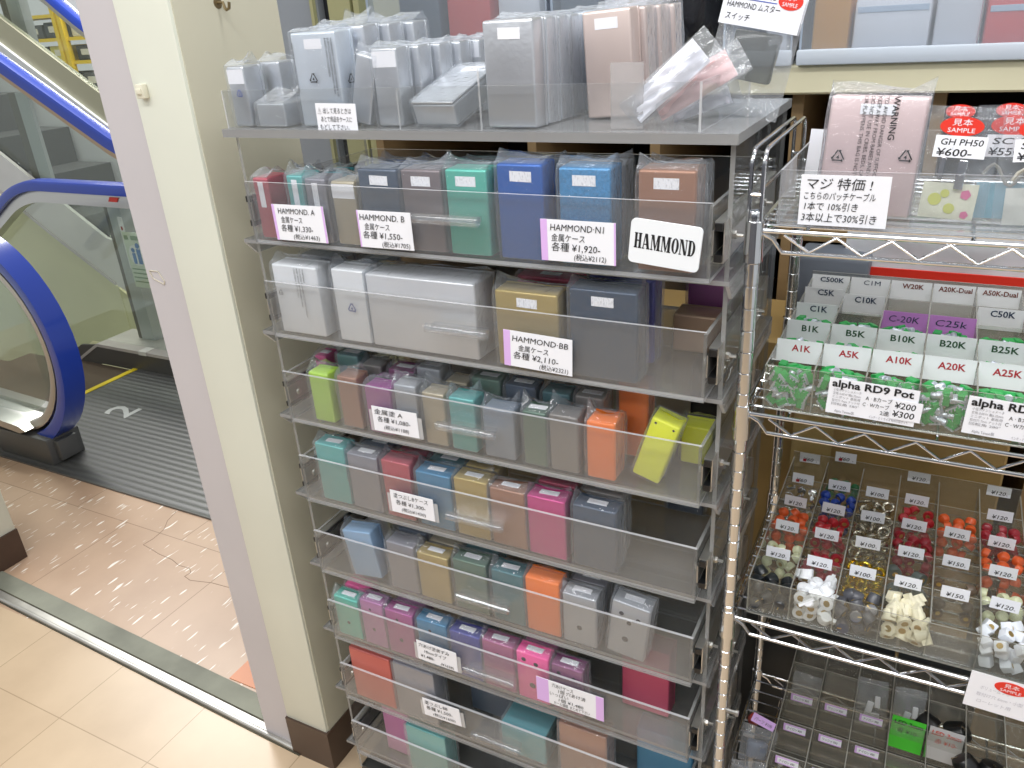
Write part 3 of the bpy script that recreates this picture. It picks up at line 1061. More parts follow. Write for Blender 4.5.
def enclosure(label, x0, y0, z0, w, h, d, paintname, sticker='front', bag=True, lean=0.0, pitch=0.0, holes=(), flap=.010, seed=0, group=None, name='metal_enclosure', m=None, st=None, film=None, yawr=0.0, back=True, cat='metal box'):
    """x0 = left side, y0 = front face, z0 = what it stands on."""
    root = thing(name, label, cat, (x0 + w / 2, y0 + d / 2, z0), (pitch, lean, yawr), group)
    pm = m or PAINT[paintname]
    bm = nb(); rbox(bm, (-w / 2, -d / 2, 0), (w / 2, d / 2 - .0046, h), min(.0028, d * .2), 3, taper=.015)
    obj('body', bm, pm, root)
    bm = nb(); rbox(bm, (-w / 2, d / 2 - .0042, 0), (w / 2, d / 2, h), .0014, 2)
    obj('lid', bm, pm, root)
    if sticker:
        sw, sh = min(.027, w * .72), .0095
        bm = nb()
        if sticker == 'front':
            box(bm, (-sw / 2, -d / 2 - .0004, h - .020), (sw / 2, -d / 2 + .0002, h - .020 + sh + .002))
        elif sticker == 'tall':
            box(bm, (-.0045, -d / 2 - .0004, h - .040), (.0045, -d / 2 + .0002, h - .006))
        elif sticker == 'wide':
            box(bm, (-w * .46, -d / 2 - .0004, h - .022), (w * .46, -d / 2 + .0002, h - .004))
        elif sticker == 'top':
            sd = min(.010, d * .4)
            box(bm, (-sw / 2, -sd / 2, h - .0002), (sw / 2, sd / 2, h + .0004))
        o = obj('sticker', bm, st or STICK, root, smooth=False)
        if sticker in ('front', 'top') and seed % 3 == 1:
            o.rotation_euler = (0, 0, .06) if sticker == 'top' else (0, .02, 0)
    for (u, v, r) in holes:
        bm = nb()
        Mh = Matrix.Translation((-w / 2 + u * w, -d / 2 - .0001 + abs(v - .5) * 0, v * h)) @ Matrix.Rotation(PI / 2, 4, 'X')
        lathe(bm, [(r * 1.15, -.0008), (r * 1.15, .00025), (r, .0003)], 16, 1, Mh)
        lathe(bm, [(r * .95, -.0008), (r * .95, .0004)], 16, 0, Mh)  # dark disc painted for the hole's inner shade; nothing is cut
        obj('drilled_hole_disc', bm, [mat('hole_shade', '2b2328', .9), pm], root)
    if bag:
        obj('plastic_bag', bag_mesh(w, h, d, seed, flap, film, back), None, root)
    return root


FB = ['in the %s drawer']
CN = dict(hammered='hammered blue', greyblue='grey-blue', lightblue='light blue', deepteal='deep teal', hotpink='hot pink', skyblue='sky blue', slate='dark slate', copper='copper brown', aqua='aqua teal')
# drawer, colour, x left, width, height, depth, sticker, bag, words
FRONT = [
    (0, 'red', -.823, .027, .087, .038, 'tall', 1, 'far left'), (0, 'teal', -.763, .027, .092, .038, 'tall', 1, ''), (0, 'grey', -.733, .034, .089, .038, 'tall', 1, ''),
    (0, 'beige', -.690, .038, .087, .038, 'wide', 1, ''), (0, 'slate', -.645, .060, .104, .032, 'front', 1, ''), (0, 'brown', -.580, .057, .105, .032, 'front', 1, ''),
    (0, 'mint', -.517, .056, .107, .032, 'front', 1, ''), (0, 'blue', -.448, .058, .115, .036, 'front', 1, ''), (0, 'hammered', -.371, .061, .113, .036, 'front', 1, ''),
    (0, 'copper', -.280, .062, .113, .038, 'front', 1, ''),
    (1, 'silver', -.819, .081, .107, .034, None, 1, 'text-printed bag'), (1, 'silver', -.713, .054, .109, .034, None, 1, 'narrow'), (1, 'silver', -.657, .168, .107, .055, None, 1, 'wide'),
    (1, 'gold', -.462, .085, .104, .036, 'front', 1, ''), (1, 'navy', -.363, .084, .116, .034, 'front', 1, ''),
    (2, 'lime', -.787, .037, .085, .030, None, 1, ''), (2, 'copper', -.734, .036, .087, .030, None, 1, ''), (2, 'purple', -.686, .045, .079, .030, None, 1, ''),
    (2, 'silver', -.634, .037, .090, .030, None, 1, ''), (2, 'beige', -.588, .036, .085, .030, None, 1, ''), (2, 'teal', -.545, .040, .085, .030, None, 1, ''),
    (2, 'greyblue', -.493, .046, .078, .030, None, 1, ''), (2, 'green', -.434, .034, .084, .030, 'top', 1, ''), (2, 'taupe', -.396, .040, .086, .030, None, 1, ''),
    (2, 'orange', -.345, .038, .086, .036, None, 1, ''),
    (3, 'teal', -.801, .057, .107, .030, 'top', 1, ''), (3, 'grey', -.740, .057, .102, .030, 'top', 1, ''), (3, 'red', -.676, .051, .104, .030, None, 1, ''),
    (3, 'skyblue', -.616, .060, .098, .030, 'top', 1, ''), (3, 'gold', -.551, .055, .102, .030, 'top', 1, ''), (3, 'copper', -.493, .055, .099, .030, 'top', 1, ''),
    (3, 'pink', -.435, .057, .100, .030, 'top', 1, ''), (3, 'slate', -.368, .062, .102, .030, 'top', 1, ''),
    (4, 'lightblue', -.765, .058, .092, .030, None, 1, ''), (4, 'grey', -.690, .053, .095, .030, None, 1, ''), (4, 'gold', -.633, .057, .091, .030, 'top', 1, ''),
    (4, 'green', -.568, .058, .098, .030, 'top', 1, ''), (4, 'deepteal', -.502, .053, .098, .030, 'top', 1, ''), (4, 'orange', -.446, .054, .102, .030, None, 1, ''),
    (4, 'silver', -.388, .052, .092, .030, 'top', 1, 'one hole'), (4, 'silver', -.322, .055, .098, .030, 'top', 1, 'four holes'),
    (5, 'mint', -.823, .052, .089, .026, 'top', 1, ''), (5, 'mauve', -.766, .048, .100, .026, 'top', 1, ''), (5, 'magenta', -.715, .056, .096, .026, 'top', 1, ''),
    (5, 'skyblue', -.652, .058, .098, .026, 'top', 1, ''), (5, 'indigo', -.589, .056, .096, .026, 'top', 1, ''), (5, 'rose', -.530, .056, .099, .026, 'top', 1, ''),
    (5, 'hotpink', -.470, .055, .098, .026, 'top', 1, ''), (5, 'plum', -.411, .051, .095, .026, 'top', 1, ''),
]
HOLES = {(4, 'one hole'): ((.5, .36, .0042),), (4, 'four holes'): ((.28, .80, .0036), (.72, .76, .0036), (.5, .66, .0036), (.45, .34, .0048)),
         (5, 'mint'): ((.5, .84, .0025), (.5, .38, .0035)), (5, 'mauve'): ((.45, .82, .0025), (.5, .38, .0035)), (5, 'magenta'): ((.45, .82, .0028), (.5, .36, .0042)),
         (5, 'skyblue'): ((.45, .80, .0028),), (5, 'indigo'): ((.5, .78, .0028),), (5, 'rose'): ((.5, .76, .0032),),
         (5, 'hotpink'): ((.25, .86, .0040), (.62, .82, .0040), (.48, .34, .0055)), (5, 'plum'): ((.25, .84, .0034), (.72, .80, .0034))}
for i, (k, c, x, wd, h, dp, stk, bg, ex) in enumerate(FRONT):
    z0 = ZT[k] - .080
    cn = CN.get(c, c)
    what = {'text-printed bag': 'silver box in a text-printed bag', 'narrow': 'narrow silver box', 'wide': 'wide silver box in a loose clear bag', 'one hole': 'silver box with one drilled hole', 'four holes': 'leaning silver box with four drilled holes'}.get(ex, cn + ' metal box')
    lab = '%s in the front row of the %s drawer' % (what, ORD[k])
    holes = HOLES.get((k, ex)) or HOLES.get((k, c)) or ()
    if k == 4 and ex == '': holes = ()
    lean = {(4, 'four holes'): .10, (4, 'lightblue'): -.14}.get((k, ex) if ex else (k, c), 0)
    zz, xx = z0 + .001, x
    if lean:
        zz += abs(math.sin(lean)) * wd / 2 + .001
        xx += -lean * 0.0
    enclosure(lab, xx, .812, zz, wd, h - .004, dp, c, stk, bg, lean=lean, holes=holes, flap=(.0105, .011, .015, .010, .010, .009)[k], seed=i, group='front row of the %s drawer' % ORD[k], m=(mat('wrapped_aluminium', (.74, .75, .78), .34, .4, var=.05) if ex == 'wide' else mat('pale_wrapped_metal', (.80, .82, .85), .35, .2, var=.04)) if (k == 1 and c == 'silver') else None,
              st=WHITE if c in ('red', 'teal', 'beige') and k == 0 else None, back=(i % 3 != 0))

# rows behind
BACK = [
    (0, -.790, .030, .088, 'grey'), (0, -.735, .030, .09, 'aqua'), (0, -.690, .036, .085, 'beige'), (0, -.645, .060, .102, 'blue'), (0, -.580, .057, .103, 'slate'), (0, -.517, .056, .104, 'teal'), (0, -.448, .058, .110, 'navy'), (0, -.371, .061, .110, 'silver'), (0, -.282, .062, .108, 'grey'),
    (1, -.819, .081, .104, 'silver'), (1, -.712, .052, .104, 'greyblue'), (1, -.462, .085, .104, 'crimson'), (1, -.363, .084, .112, 'indigo'),
    (2, -.808, .022, .092, 'pink'), (2, -.765, .040, .100, 'deepteal'), (2, -.720, .036, .090, 'taupe'), (2, -.672, .045, .090, 'plum'), (2, -.622, .040, .100, 'silver'), (2, -.575, .036, .086, 'beige'), (2, -.532, .045, .098, 'green'), (2, -.480, .046, .096, 'navy'), (2, -.425, .040, .094, 'deepteal'), (2, -.378, .040, .096, 'taupe'),
    (3, -.740, .057, .100, 'slate'), (3, -.676, .051, .096, 'crimson'), (3, -.616, .060, .097, 'deepteal'), (3, -.551, .055, .103, 'gold'), (3, -.435, .057, .103, 'crimson'), (3, -.368, .057, .104, 'taupe'),
    (4, -.690, .053, .097, 'slate'), (4, -.633, .057, .09, 'beige'), (4, -.568, .058, .094, 'deepteal'), (4, -.388, .052, .09, 'grey'),
    (5, -.823, .052, .090, 'hotpink'), (5, -.715, .056, .09, 'mauve'), (5, -.589, .056, .092, 'navy'), (5, -.47, .055, .094, 'rose'),
]
fr_by = {}
for k, c, x, wd, h, dp, *_ in FRONT:
    fr_by.setdefault(k, []).append((x + wd / 2, dp, CN.get(c, c)))
for i, (k, x, wd, h, c) in enumerate(BACK):
    z0 = ZT[k] - .080
    f = min(fr_by[k], key=lambda q: abs(q[0] - x - wd / 2))
    lab = '%s metal box right behind the %s one in the %s drawer' % (CN.get(c, c), f[2], ORD[k])
    if k == 1 and f[2] == 'silver':
        lab = lab.replace('the silver one', 'the text-printed bag' if x < -.75 else 'the narrow silver one')
    dmax = max(q[1] for q in fr_by[k])
    enclosure(lab, x, .812 + dmax + .006, z0 + .001, wd, h - .004, .030, c, 'top' if i % 3 else None, True, flap=.007, seed=100 + i, group='rows behind in the %s drawer' % ORD[k])

# odd ones at the right and in the low drawers
E_ = enclosure
E_('orange metal box standing tall behind the front orange one in the third drawer', -.328, .880, ZT[2] - .079, .040, .108, .030, 'orange', None, True, lean=0.0, seed=201)
y_ = E_('yellow metal box leaning over at the right of the third drawer', -.290, .822, ZT[2] - .0715, .036, .088, .030, 'yellow', None, True, lean=.30, seed=202, holes=((.18, .93, .0016), (.82, .93, .0016)), flap=.004)
E_('second yellow metal box lying back behind the leaning yellow one', -.247, .890, ZT[2] - .079, .040, .055, .030, 'yellow', None, True, seed=203)
E_('black metal box at the right rear of the third drawer', -.262, .985, ZT[2] - .079, .040, .100, .030, 'black', None, False, seed=204, m=BLACKP)
E_('purple metal box at the right rear of the second drawer', -.268, .975, ZT[1] - .079, .058, .108, .035, 'purple', None, True, seed=205)
E_('tan metal box lying below the purple one in the second drawer', -.272, .925, ZT[1] - .079, .064, .050, .040, 'tan', None, False, seed=206)
E_('dark grey metal box with two holes at the rear of the fourth drawer', -.292, .985, ZT[3] - .079, .055, .088, .03, 'slate', None, True, seed=207, holes=((.3, .7, .003), (.75, .72, .003)))
E_('crimson metal panel box standing behind at the right of the sixth drawer', -.318, .862, ZT[5] - .079, .074, .126, .034, 'crimson', None, False, seed=208, m=mat('paint_rosered', 'b8486c', .35, .3, coat=.25))
LOWF = [(6, 'salmon', -.811, .089, .120, .034, 0), (6, 'grey', -.717, .084, .122, .034, 0), (6, 'slate', -.602, .082, .078, .10, .06), (6, 'aqua', -.511, .081, .068, .11, .004), (6, 'copper', -.404, .080, .120, .034, 0), (6, 'skyblue', -.294, .090, .108, .034, .05),
        (7, 'mauve', -.777, .062, .132, .034, .02), (7, 'teal', -.710, .084, .119, .034, 0), (7, 'taupe', -.600, .080, .100, .034, .12), (7, 'navy', -.36, .09, .10, .034, .08)]
for i, (k, c, x, wd, h, dp, dy) in enumerate(LOWF):
    bagged = c in ('aqua', 'grey', 'copper', 'teal')
    E_('%s metal box in the %s drawer' % (CN.get(c, c), ORD[k]), x, .812 + dy, ZT[k] - .079, wd, h - .004, dp, c, 'top' if c == 'grey' else None, bagged, seed=230 + i, flap=.006, group='boxes in the %s drawer' % ORD[k], film=FILM2 if c == 'aqua' else None)

# print on the bags of the second drawer
def bag_print(parent_label, words, dx, z, size, y, tri=None, ink=INK):
    o = [q for q in bpy.data.objects if q.get('label') == parent_label][0]
    bm = nb()
    for j, wds in enumerate(words):
        put_text(bm, wds, dx - j * size * 1.25, z, size, None, .0, 0, y, 0, PI / 2)
    if words: obj('bag_print', bm, ink, o, smooth=False)
    for tx, tz, s in tri or ():
        b2 = nb(); recycle(b2, tx, tz, s, y); obj('recycling_mark', b2, ink, o, smooth=False)
    return o


bag_print('silver box in a text-printed bag in the front row of the second drawer', ['WARNING', 'TO AVOID DANGER OF SUFFOCATION', 'KEEP AWAY FROM BABIES AND', 'CHILDREN. NOT A TOY'], .018, .100, .0040, -.0205, [(-.027, .062, .005)])
bag_print('narrow silver box in the front row of the second drawer', [], 0, 0, .004, -.0205, [(.004, .052, .008)], mat('bag_print_blue', '3a4a8c', .6))

# ------------------------------------------------------------------ price cards on the drawer fronts
YC = .7990
card('price card lettered HAMMOND A, ¥1,330, on the top drawer front', -.740, ZT[0] - .075, .087, .048, YC, [('HAMMOND. A', .010, .036, .0105, .062), ('金属ケース', .013, .0245, .0095, .036), ('各種 ¥1,330-', .011, .013, .0105, .054), ('(税込¥1463)', .030, .003, .0080, .044)], -.006, [(-.0435, -.0395), (.0405, .0435)])
card('price card lettered HAMMOND B, ¥1,550, on the top drawer front', -.603, ZT[0] - .075, .081, .047, YC, [('HAMMOND. B', .004, .035, .0110, .068), ('金属ケース', .010, .0235, .0095, .038), ('各種 ¥1,550-', .006, .0125, .0105, .060), ('(税込¥1705)', .034, .0025, .0082, .042)], -.006, [(-.0405, -.0385)])
card('price card lettered HAMMOND N1, ¥1,920, on the top drawer front', -.344, ZT[0] - .072, .089, .047, YC, [('HAMMOND·N1', .012, .035, .0105, .064), ('金属ケース', .013, .0235, .0095, .040), ('各種 ¥1,920-', .013, .0125, .0110, .058), ('(税込¥2112)', .040, .003, .0082, .038)], 0, [(-.0445, -.0365), (.0425, .0445)])
card('price card lettered HAMMOND BB, ¥2,110, on the second drawer front', -.401, ZT[1] - .073, .091, .047, YC, [('HAMMOND·BB', .012, .034, .0105, .074), ('金属ケース', .020, .0225, .0090, .040), ('各種 ¥2,110-', .013, .0118, .0105, .060), ('(税込¥2321)', .048, .0025, .0080, .038)], .03, [(-.0455, -.0365)])
TAPE = clear('clear_tape', (.9, .9, .9), haze=.35, hazecol=(.85, .86, .88), gloss=.2, refl=.9)


def taped(*a, **k):
    t = card(*a, **k)
    w_ = a[3]
    bm = nb(); box(bm, (-w_ / 2 - .006, .0008, -.001), (w_ / 2 + .007, .0010, a[4] * .82)); obj('tape', bm, TAPE, t, smooth=False)
    return t


taped('price card for ¥1,080 boxes on the third drawer front', -.628, ZT[2] - .066, .076, .039, YC, [('金属塗 A', .004, .028, .0092, .048), ('各種 ¥1,080-', .008, .0165, .0095, .056), ('(税込¥1188)', .018, .005, .0080, .042)], -.01)
taped('price card for ¥1,300 boxes on the fourth drawer front', -.618, ZT[3] - .058, .075, .038, YC, [('塗つぶしBケース', .006, .027, .0088, .060), ('各種 ¥1,300-', .009, .0155, .0092, .052), ('(税込¥1430)', .018, .0045, .0078, .042)], 0)
taped('price card for ¥1,480 drilled boxes on the sixth drawer front', -.609, ZT[5] - .059, .075, .040, YC, [('穴あけ塗装ずみ', .004, .029, .0085, .058), ('18mmタイプ', .014, .018, .0085, .042), ('¥1,480-', .006, .007, .0085, .026), ('(¥1628)', .044, .003, .0070, .024)], .01)
card('long lilac-edged price card on the right of the sixth drawer front', -.376, ZT[5] - .056, .108, .046, YC, [('穴あけケース', .026, .036, .0085, .034), ('1個 穴あけ済', .036, .0275, .0085, .044), ('いっぱい', .022, .019, .008, .030), ('1個 ¥1,480', .036, .0105, .008, .040), ('セール価格, まとめて下さい', .028, .0025, .0075, .058)], 0, [(-.054, -.034), (.042, .054)])
taped('price card for ¥1,500 boxes on the seventh drawer front', -.613, ZT[6] - .042, .073, .038, YC, [('塗つぶしBB', .004, .027, .0090, .046), ('各種 ¥1,500-', .006, .016, .0092, .052), ('(税込¥1650)', .018, .005, .0078, .044)], -.05)

# HAMMOND plate in slab letters
def slab(bm, word, x, z, h, width, y):
    S = {}
    bar = lambda a, b, c, d: [(a, c), (b, c), (b, d), (a, d)]
    S['H'] = (.66, [bar(.05, .25, 0, 1), bar(.41, .61, 0, 1), bar(.25, .41, .46, .54), bar(0, .30, 0, .07), bar(0, .30, .93, 1), bar(.36, .66, 0, .07), bar(.36, .66, .93, 1)])
    S['A'] = (.70, [[(.22, 1), (.44, 1), (.66, 0), (.44, 0)], [(.22, 1), (.30, 1), (.14, 0), (.06, 0)], bar(.16, .50, .27, .34), bar(0, .22, 0, .07), bar(.40, .70, 0, .07)])
    S['M'] = (.86, [bar(.06, .13, 0, 1), bar(.58, .79, 0, 1), [(.06, 1), (.27, 1), (.47, .12), (.38, 0)], [(.38, 0), (.44, 0), (.66, 1), (.58, 1)], bar(0, .20, 0, .07), bar(0, .2, .93, 1), bar(.52, .86, 0, .07), bar(.58, .86, .93, 1)])
    S['N'] = (.70, [bar(.06, .13, 0, 1), bar(.56, .63, 0, 1), [(.06, 1), (.27, 1), (.63, 0), (.44, 0)], bar(0, .20, 0, .07), bar(0, .2, .93, 1), bar(.48, .70, .93, 1)])
    S['O'] = (.62, [])
    S['D'] = (.64, [bar(.05, .25, 0, 1), bar(0, .30, 0, .07), bar(0, .30, .93, 1)])
    tot = sum(S[c][0] for c in word) + .05 * (len(word) - 1)
    sx = width / tot
    cx = x

    def ring(cx0, rx, ix, a0, a1, n=16):
        for i in range(n):
            q = []
            for (rr, a) in ((0, i), (0, i + 1), (1, i + 1), (1, i)):
                an = math.radians(a0 + (a1 - a0) * a / n)
                ex, ez = (rx, .5) if rr == 0 else (ix, .435)
                q.append(bm.verts.new((cx + (cx0 + ex * math.cos(an)) * sx, y, z + (.5 + ez * math.sin(an)) * h)))
            bm.faces.new(q)
    for c in word:
        wd, polys = S[c]
        for pl in polys:
            bm.faces.new([bm.verts.new((cx + a * sx, y, z + b * h)) for a, b in pl])
        if c == 'O': ring(.31, .31, .11, 0, 360, 24)
        if c == 'D': ring(.25, .36, .16, -90, 90)
        cx += (wd + .05) * sx
    bmesh.ops.recalc_face_normals(bm, faces=bm.faces[:])


hs = card('white rounded plate lettered HAMMOND at the right of the top drawer', -.247, ZT[0] - .068, .0765, .0475, .7965, [], .09, round_=.005, thick=.003, name='name_plate', cat='sign', paper=mat('white_plate', 'eef2f6', .3))
bm = nb(); slab(bm, 'HAMMOND', -.033, .0165, .0165, .066, -.0003); obj('lettering', bm, INK, hs, smooth=False)

# ================================================================== things on the cabinet top
ZC = 1.3256
lp_ = thing('acrylic_tray', 'clear acrylic riser tray along the front of the cabinet top', 'tray', (-.54, .9, ZC))
OT = Vector((.54, -.9, -ZC))
for nm, lo, hi in (('front_panel', (-.862, .828, ZC), (-.222, .8305, ZC + .048)), ('side_panel', (-.864, .828, ZC), (-.862, 1.05, ZC + .048)), ('divider', (-.4745, .832, ZC), (-.472, 1.05, ZC + .066)),
                   ('side_panel', (-.222, .828, ZC), (-.2195, 1.05, ZC + .048)), ('divider', (-.5865, .832, ZC), (-.5845, 1.05, ZC + .046))):
    bm = nb(); plate(bm, lo, hi); cobj(nm, bm, [ACR, EDGE], lp_, OT)
card('clear acrylic card holder standing before the pinkish box on the cabinet top', -.304, ZC + .0005, .036, .066, .846, [], 0, name='card_holder', cat='card holder', paper=clear('holder_plastic', (.86, .86, .86), haze=.3, hazecol=(.75, .72, .72), gloss=.1), thick=.002)
card('cut-corner handwritten notice about putting the boxes back, on the top shelf', -.676, ZC - .004, .062, .035, .8262, [('⚠ 出して見るときは', .003, .0235, .0075, .052), ('あとで商品をケースに', .007, .0135, .0075, .048), ('もどして下さい。', .004, .004, .0075, .046)], .02)
E_('narrow bagged silver box with a blue recycling mark, left end of the cabinet top', -.858, .838, ZC + .001, .030, .076, .036, 'silver', 'wide', True, seed=300, m=ALU, st=WHITE)
o = [q for q in bpy.data.objects if q.get('label', '').startswith('narrow bagged silver box with a blue')][0]
bm = nb(); recycle(bm, .004, .042, .006, -.0205); obj('recycling_mark', bm, INKBL, o, smooth=False)
E_('second silver box close behind the narrow one at the left end', -.842, .884, ZC + .001, .034, .078, .034, 'silver', None, True, seed=301, m=ALU)
E_('small silver box lying in a crumpled bag, left on the cabinet top', -.815, .836, ZC + .001, .048, .030, .085, 'silver', None, True, seed=302, m=ALU, film=FILM2, flap=.02)
c_ = E_('tall silver box in a bag printed with warning text, left on the cabinet top', -.744, .842, ZC + .001, .070, .112, .036, 'silver', 'front', True, seed=303, m=mat('bright_aluminium', (.72, .78, .86), .3, .55), st=WHITE, flap=.006)
bm = nb()
for j, tx in enumerate(('WARNING: TO AVOID DANGER OF', 'SUFFOCATION KEEP AWAY FROM', 'BABIES AND CHILDREN')):
    put_text(bm, tx, .030 - j * .0045, .104, .0042, None, 0, 0, -.0212, 0, PI / 2)
put_text(bm, 'KEEP THIS BAG AWAY FROM BABIES', -.031, .100, .0036, None, 0, 0, -.0212, 0, PI / 2)
obj('bag_print', bm, INK, c_, smooth=False)
bm = nb(); recycle(bm, -.004, .058, .0075, -.0212); obj('recycling_mark', bm, INK, c_, smooth=False)
bm = nb()
recycle(bm, 0, 0, .0075, 0)
bmesh.ops.rotate(bm, verts=bm.verts[:], cent=(0, 0, 0), matrix=Matrix.Rotation(PI / 2, 3, 'Z'))
bmesh.ops.translate(bm, verts=bm.verts[:], vec=(.0382, 0, .055))
obj('recycling_mark', bm, INK, c_, smooth=False)
for j in range(3):
    E_('tall silver box %s row behind the text-printed one on the cabinet top' % ('first', 'second', 'third')[j], -.735 + .012 * j, .884 + .038 * j, ZC + .001, .074, .116, .034, 'silver', 'front' if j == 0 else None, True, seed=310 + j, m=ALU, st=WHITE, flap=.012, group='silver boxes stacked behind on the cabinet top')
E_('silver box leaning left in front of the row of small boxes on the cabinet top', -.672, .848, ZC + .005, .030, .082, .018, 'silver', None, True, lean=.27, seed=320, m=ALU)
for j in range(7):
    E_('small upright silver box, %s from the front of its row on the cabinet top' % ('first', 'second', 'third', 'fourth', 'fifth', 'sixth', 'seventh')[j], -.628 + .0095 * j, .848 + .0335 * j, ZC + .001, .037, .090, .030, 'silver', 'wide' if j in (0, 4, 5) else ('top' if j < 3 else None), True, seed=330 + j, m=ALU, st=WHITE, flap=.005, group='row of small upright silver boxes')
f_ = thing('metal_enclosure', 'silver box with a white label lying tilted beside the small upright ones', 'metal box', (-.544, .850, ZC + .002), (math.radians(17), 0, -.05))
bm = nb(); rbox(bm, (-.030, 0, 0), (.030, .112, .026), .003, 3); obj('body', bm, ALU, f_)
bm = nb(); rbox(bm, (-.030, 0, .0262), (.030, .112, .0295), .001, 1); obj('lid', bm, ALU, f_)
bm = nb(); box(bm, (-.012, .088, .0294), (.024, .104, .0299)); obj('sticker', bm, WHITE, f_, smooth=False)
bm = nb(); box(bm, (-.0315, -.0012, -.0006), (.0315, .114, .031)); obj('plastic_bag', bm, FILM, f_)
for j in range(4):
    E_('tall plain silver box, %s of the stack in the middle of the cabinet top' % ('front', 'second', 'third', 'rearmost')[j], -.468 + .001 * j, .838 + .0325 * j, ZC + .001, .062, .113, .031, 'silver', 'front' if j == 0 else None, j > 0, seed=340 + j, m=ALU, st=WHITE, flap=.004, group='stack of tall silver boxes')
E_('pale silver box behind the stack in the middle of the cabinet top', -.418, .975, ZC + .001, .055, .115, .031, 'silver', 'front', True, seed=350, m=mat('bright_aluminium', (.72, .78, .86), .3, .55), st=WHITE, flap=.004)
for j in range(4):
    E_('tall pinkish silver box, %s of the stack right of the middle' % ('front', 'second', 'third', 'rearmost')[j], -.377 + .006 * j, .915 + .0335 * j, ZC + .002, .058, .115, .031, 'silver', 'front' if j == 0 else None, j > 0, lean=-.05, seed=360 + j, m=mat('pinkish_aluminium', (.70, .58, .54), .38, .6, var=.05), st=WHITE, flap=.010, group='stack of pinkish silver boxes')


def pouch_mesh(w, h, t, seed, rough=.004, name='plastic_pouch', nx=12, nz=14):
    r = random.Random(seed)
    bm = nb()
    ph = [r.uniform(0, 6) for _ in range(6)]
    fr, bk = [], []
    for j in range(nz + 1):
        a, b = [], []
        for i in range(nx + 1):
            u, v = i / nx, j / nz
            e = (4 * u * (1 - u)) ** .6 * (4 * v * (1 - v)) ** .45
            x = (u - .5) * w * (1 - .04 * math.sin(v * 5 + ph[0]) * e)
            cr = rough * (math.sin(u * 9 + v * 7 + ph[1]) * .5 + math.sin(u * 17 - v * 11 + ph[2]) * .35 + math.sin(v * 23 + ph[3]) * .25)
            wv = rough * .8 * math.sin(v * 4 + u * 3 + ph[4])
            edge = i in (0, nx) or j in (0, nz)
            a.append(bm.verts.new((x, -t / 2 * e + wv + (0 if edge else cr), v * h)))
            b.append(a[-1] if edge else bm.verts.new((x, t / 2 * e + wv + cr * .6, v * h)))
        fr.append(a); bk.append(b)
    for j in range(nz):
        for i in range(nx):
            bm.faces.new((fr[j][i], fr[j][i + 1], fr[j + 1][i + 1], fr[j + 1][i]))
            q = (bk[j][i + 1], bk[j][i], bk[j + 1][i], bk[j + 1][i + 1])
            if len(set(q)) == 4 and not all(v in (fr[j][i], fr[j][i + 1], fr[j + 1][i], fr[j + 1][i + 1]) for v in q):
                bm.faces.new(q)
    return bm


PILE = mat('white_pouch_plastic', 'e2e2ec', .3, coat=.4, bump=.5, bscale=50)
PINKC = mat('pale_pink_parts', 'e8c4c4', .5)
for j, (x, y, z, rx, ry, rz, w_, h_, lab) in enumerate(((-.302, .846, .012, -.35, .80, -.2, .034, .112, 'white plastic pouch leaning at the front of the pile right on the cabinet top'),
                                                     (-.288, .876, .014, -.4, 1.02, -.1, .036, .110, 'clear plastic pouch with pale pink parts in the middle of the pile'),
                                                     (-.278, .900, .014, -.5, 1.30, .1, .040, .085, 'plastic pouch lying flat at the right of the pile'))):
    t = thing('plastic_pouch', lab, 'plastic bag', (x, y, ZC + z), (rx, ry, rz), group='pile of parts pouches')
    bm = pouch_mesh(w_, h_, .014, 400 + j, .003); obj('film', bm, FILM2, t)
    bm = pouch_mesh(w_ * .84, h_ * .80, .008, 440 + j, .003); bmesh.ops.translate(bm, verts=bm.verts[:], vec=(0, 0, h_ * .06)); obj('contents', bm, PILE if j != 1 else PINKC, t)

# sample pack with header card
hp = thing('sample_pack', 'sample bag with a white header card and red oval sticker at the cabinet top right', 'sample pack', (-.212, .945, ZC + .002), (-.10, .20, 0))
bm = pouch_mesh(.088, .100, .022, 420, .004); obj('bag', bm, FILM2, hp)
bm = nb(); rbox(bm, (-.022, -.010, .036), (.026, .010, .086), .003, 2); obj('sample_box', bm, clear('smoked_plastic', (.55, .57, .57), haze=.35, hazecol=(.30, .31, .31), gloss=.1), hp)
bm = nb(); box(bm, (-.042, -.0125, .088), (.042, -.0115, .132)); box(bm, (-.042, .0015, .088), (.042, .0025, .132)); obj('header_card', bm, WHITE, hp, smooth=False)
bm = nb()
put_text(bm, 'エクストリーム 5B', -.038, .1165, .0085, .050, .012, .1, -.0131)
put_text(bm, 'HAMMOND ムスター', -.037, .105, .0080, .056, .012, .1, -.0131)
put_text(bm, 'スイッチ', -.036, .0935, .0080, .026, .012, .1, -.0131)
obj('lettering', bm, INK, hp, smooth=False)
bm = nb(); box(bm, (-.038, -.0131, .1135), (.014, -.0128, .1143)); obj('underline', bm, INKBL, hp, smooth=False)


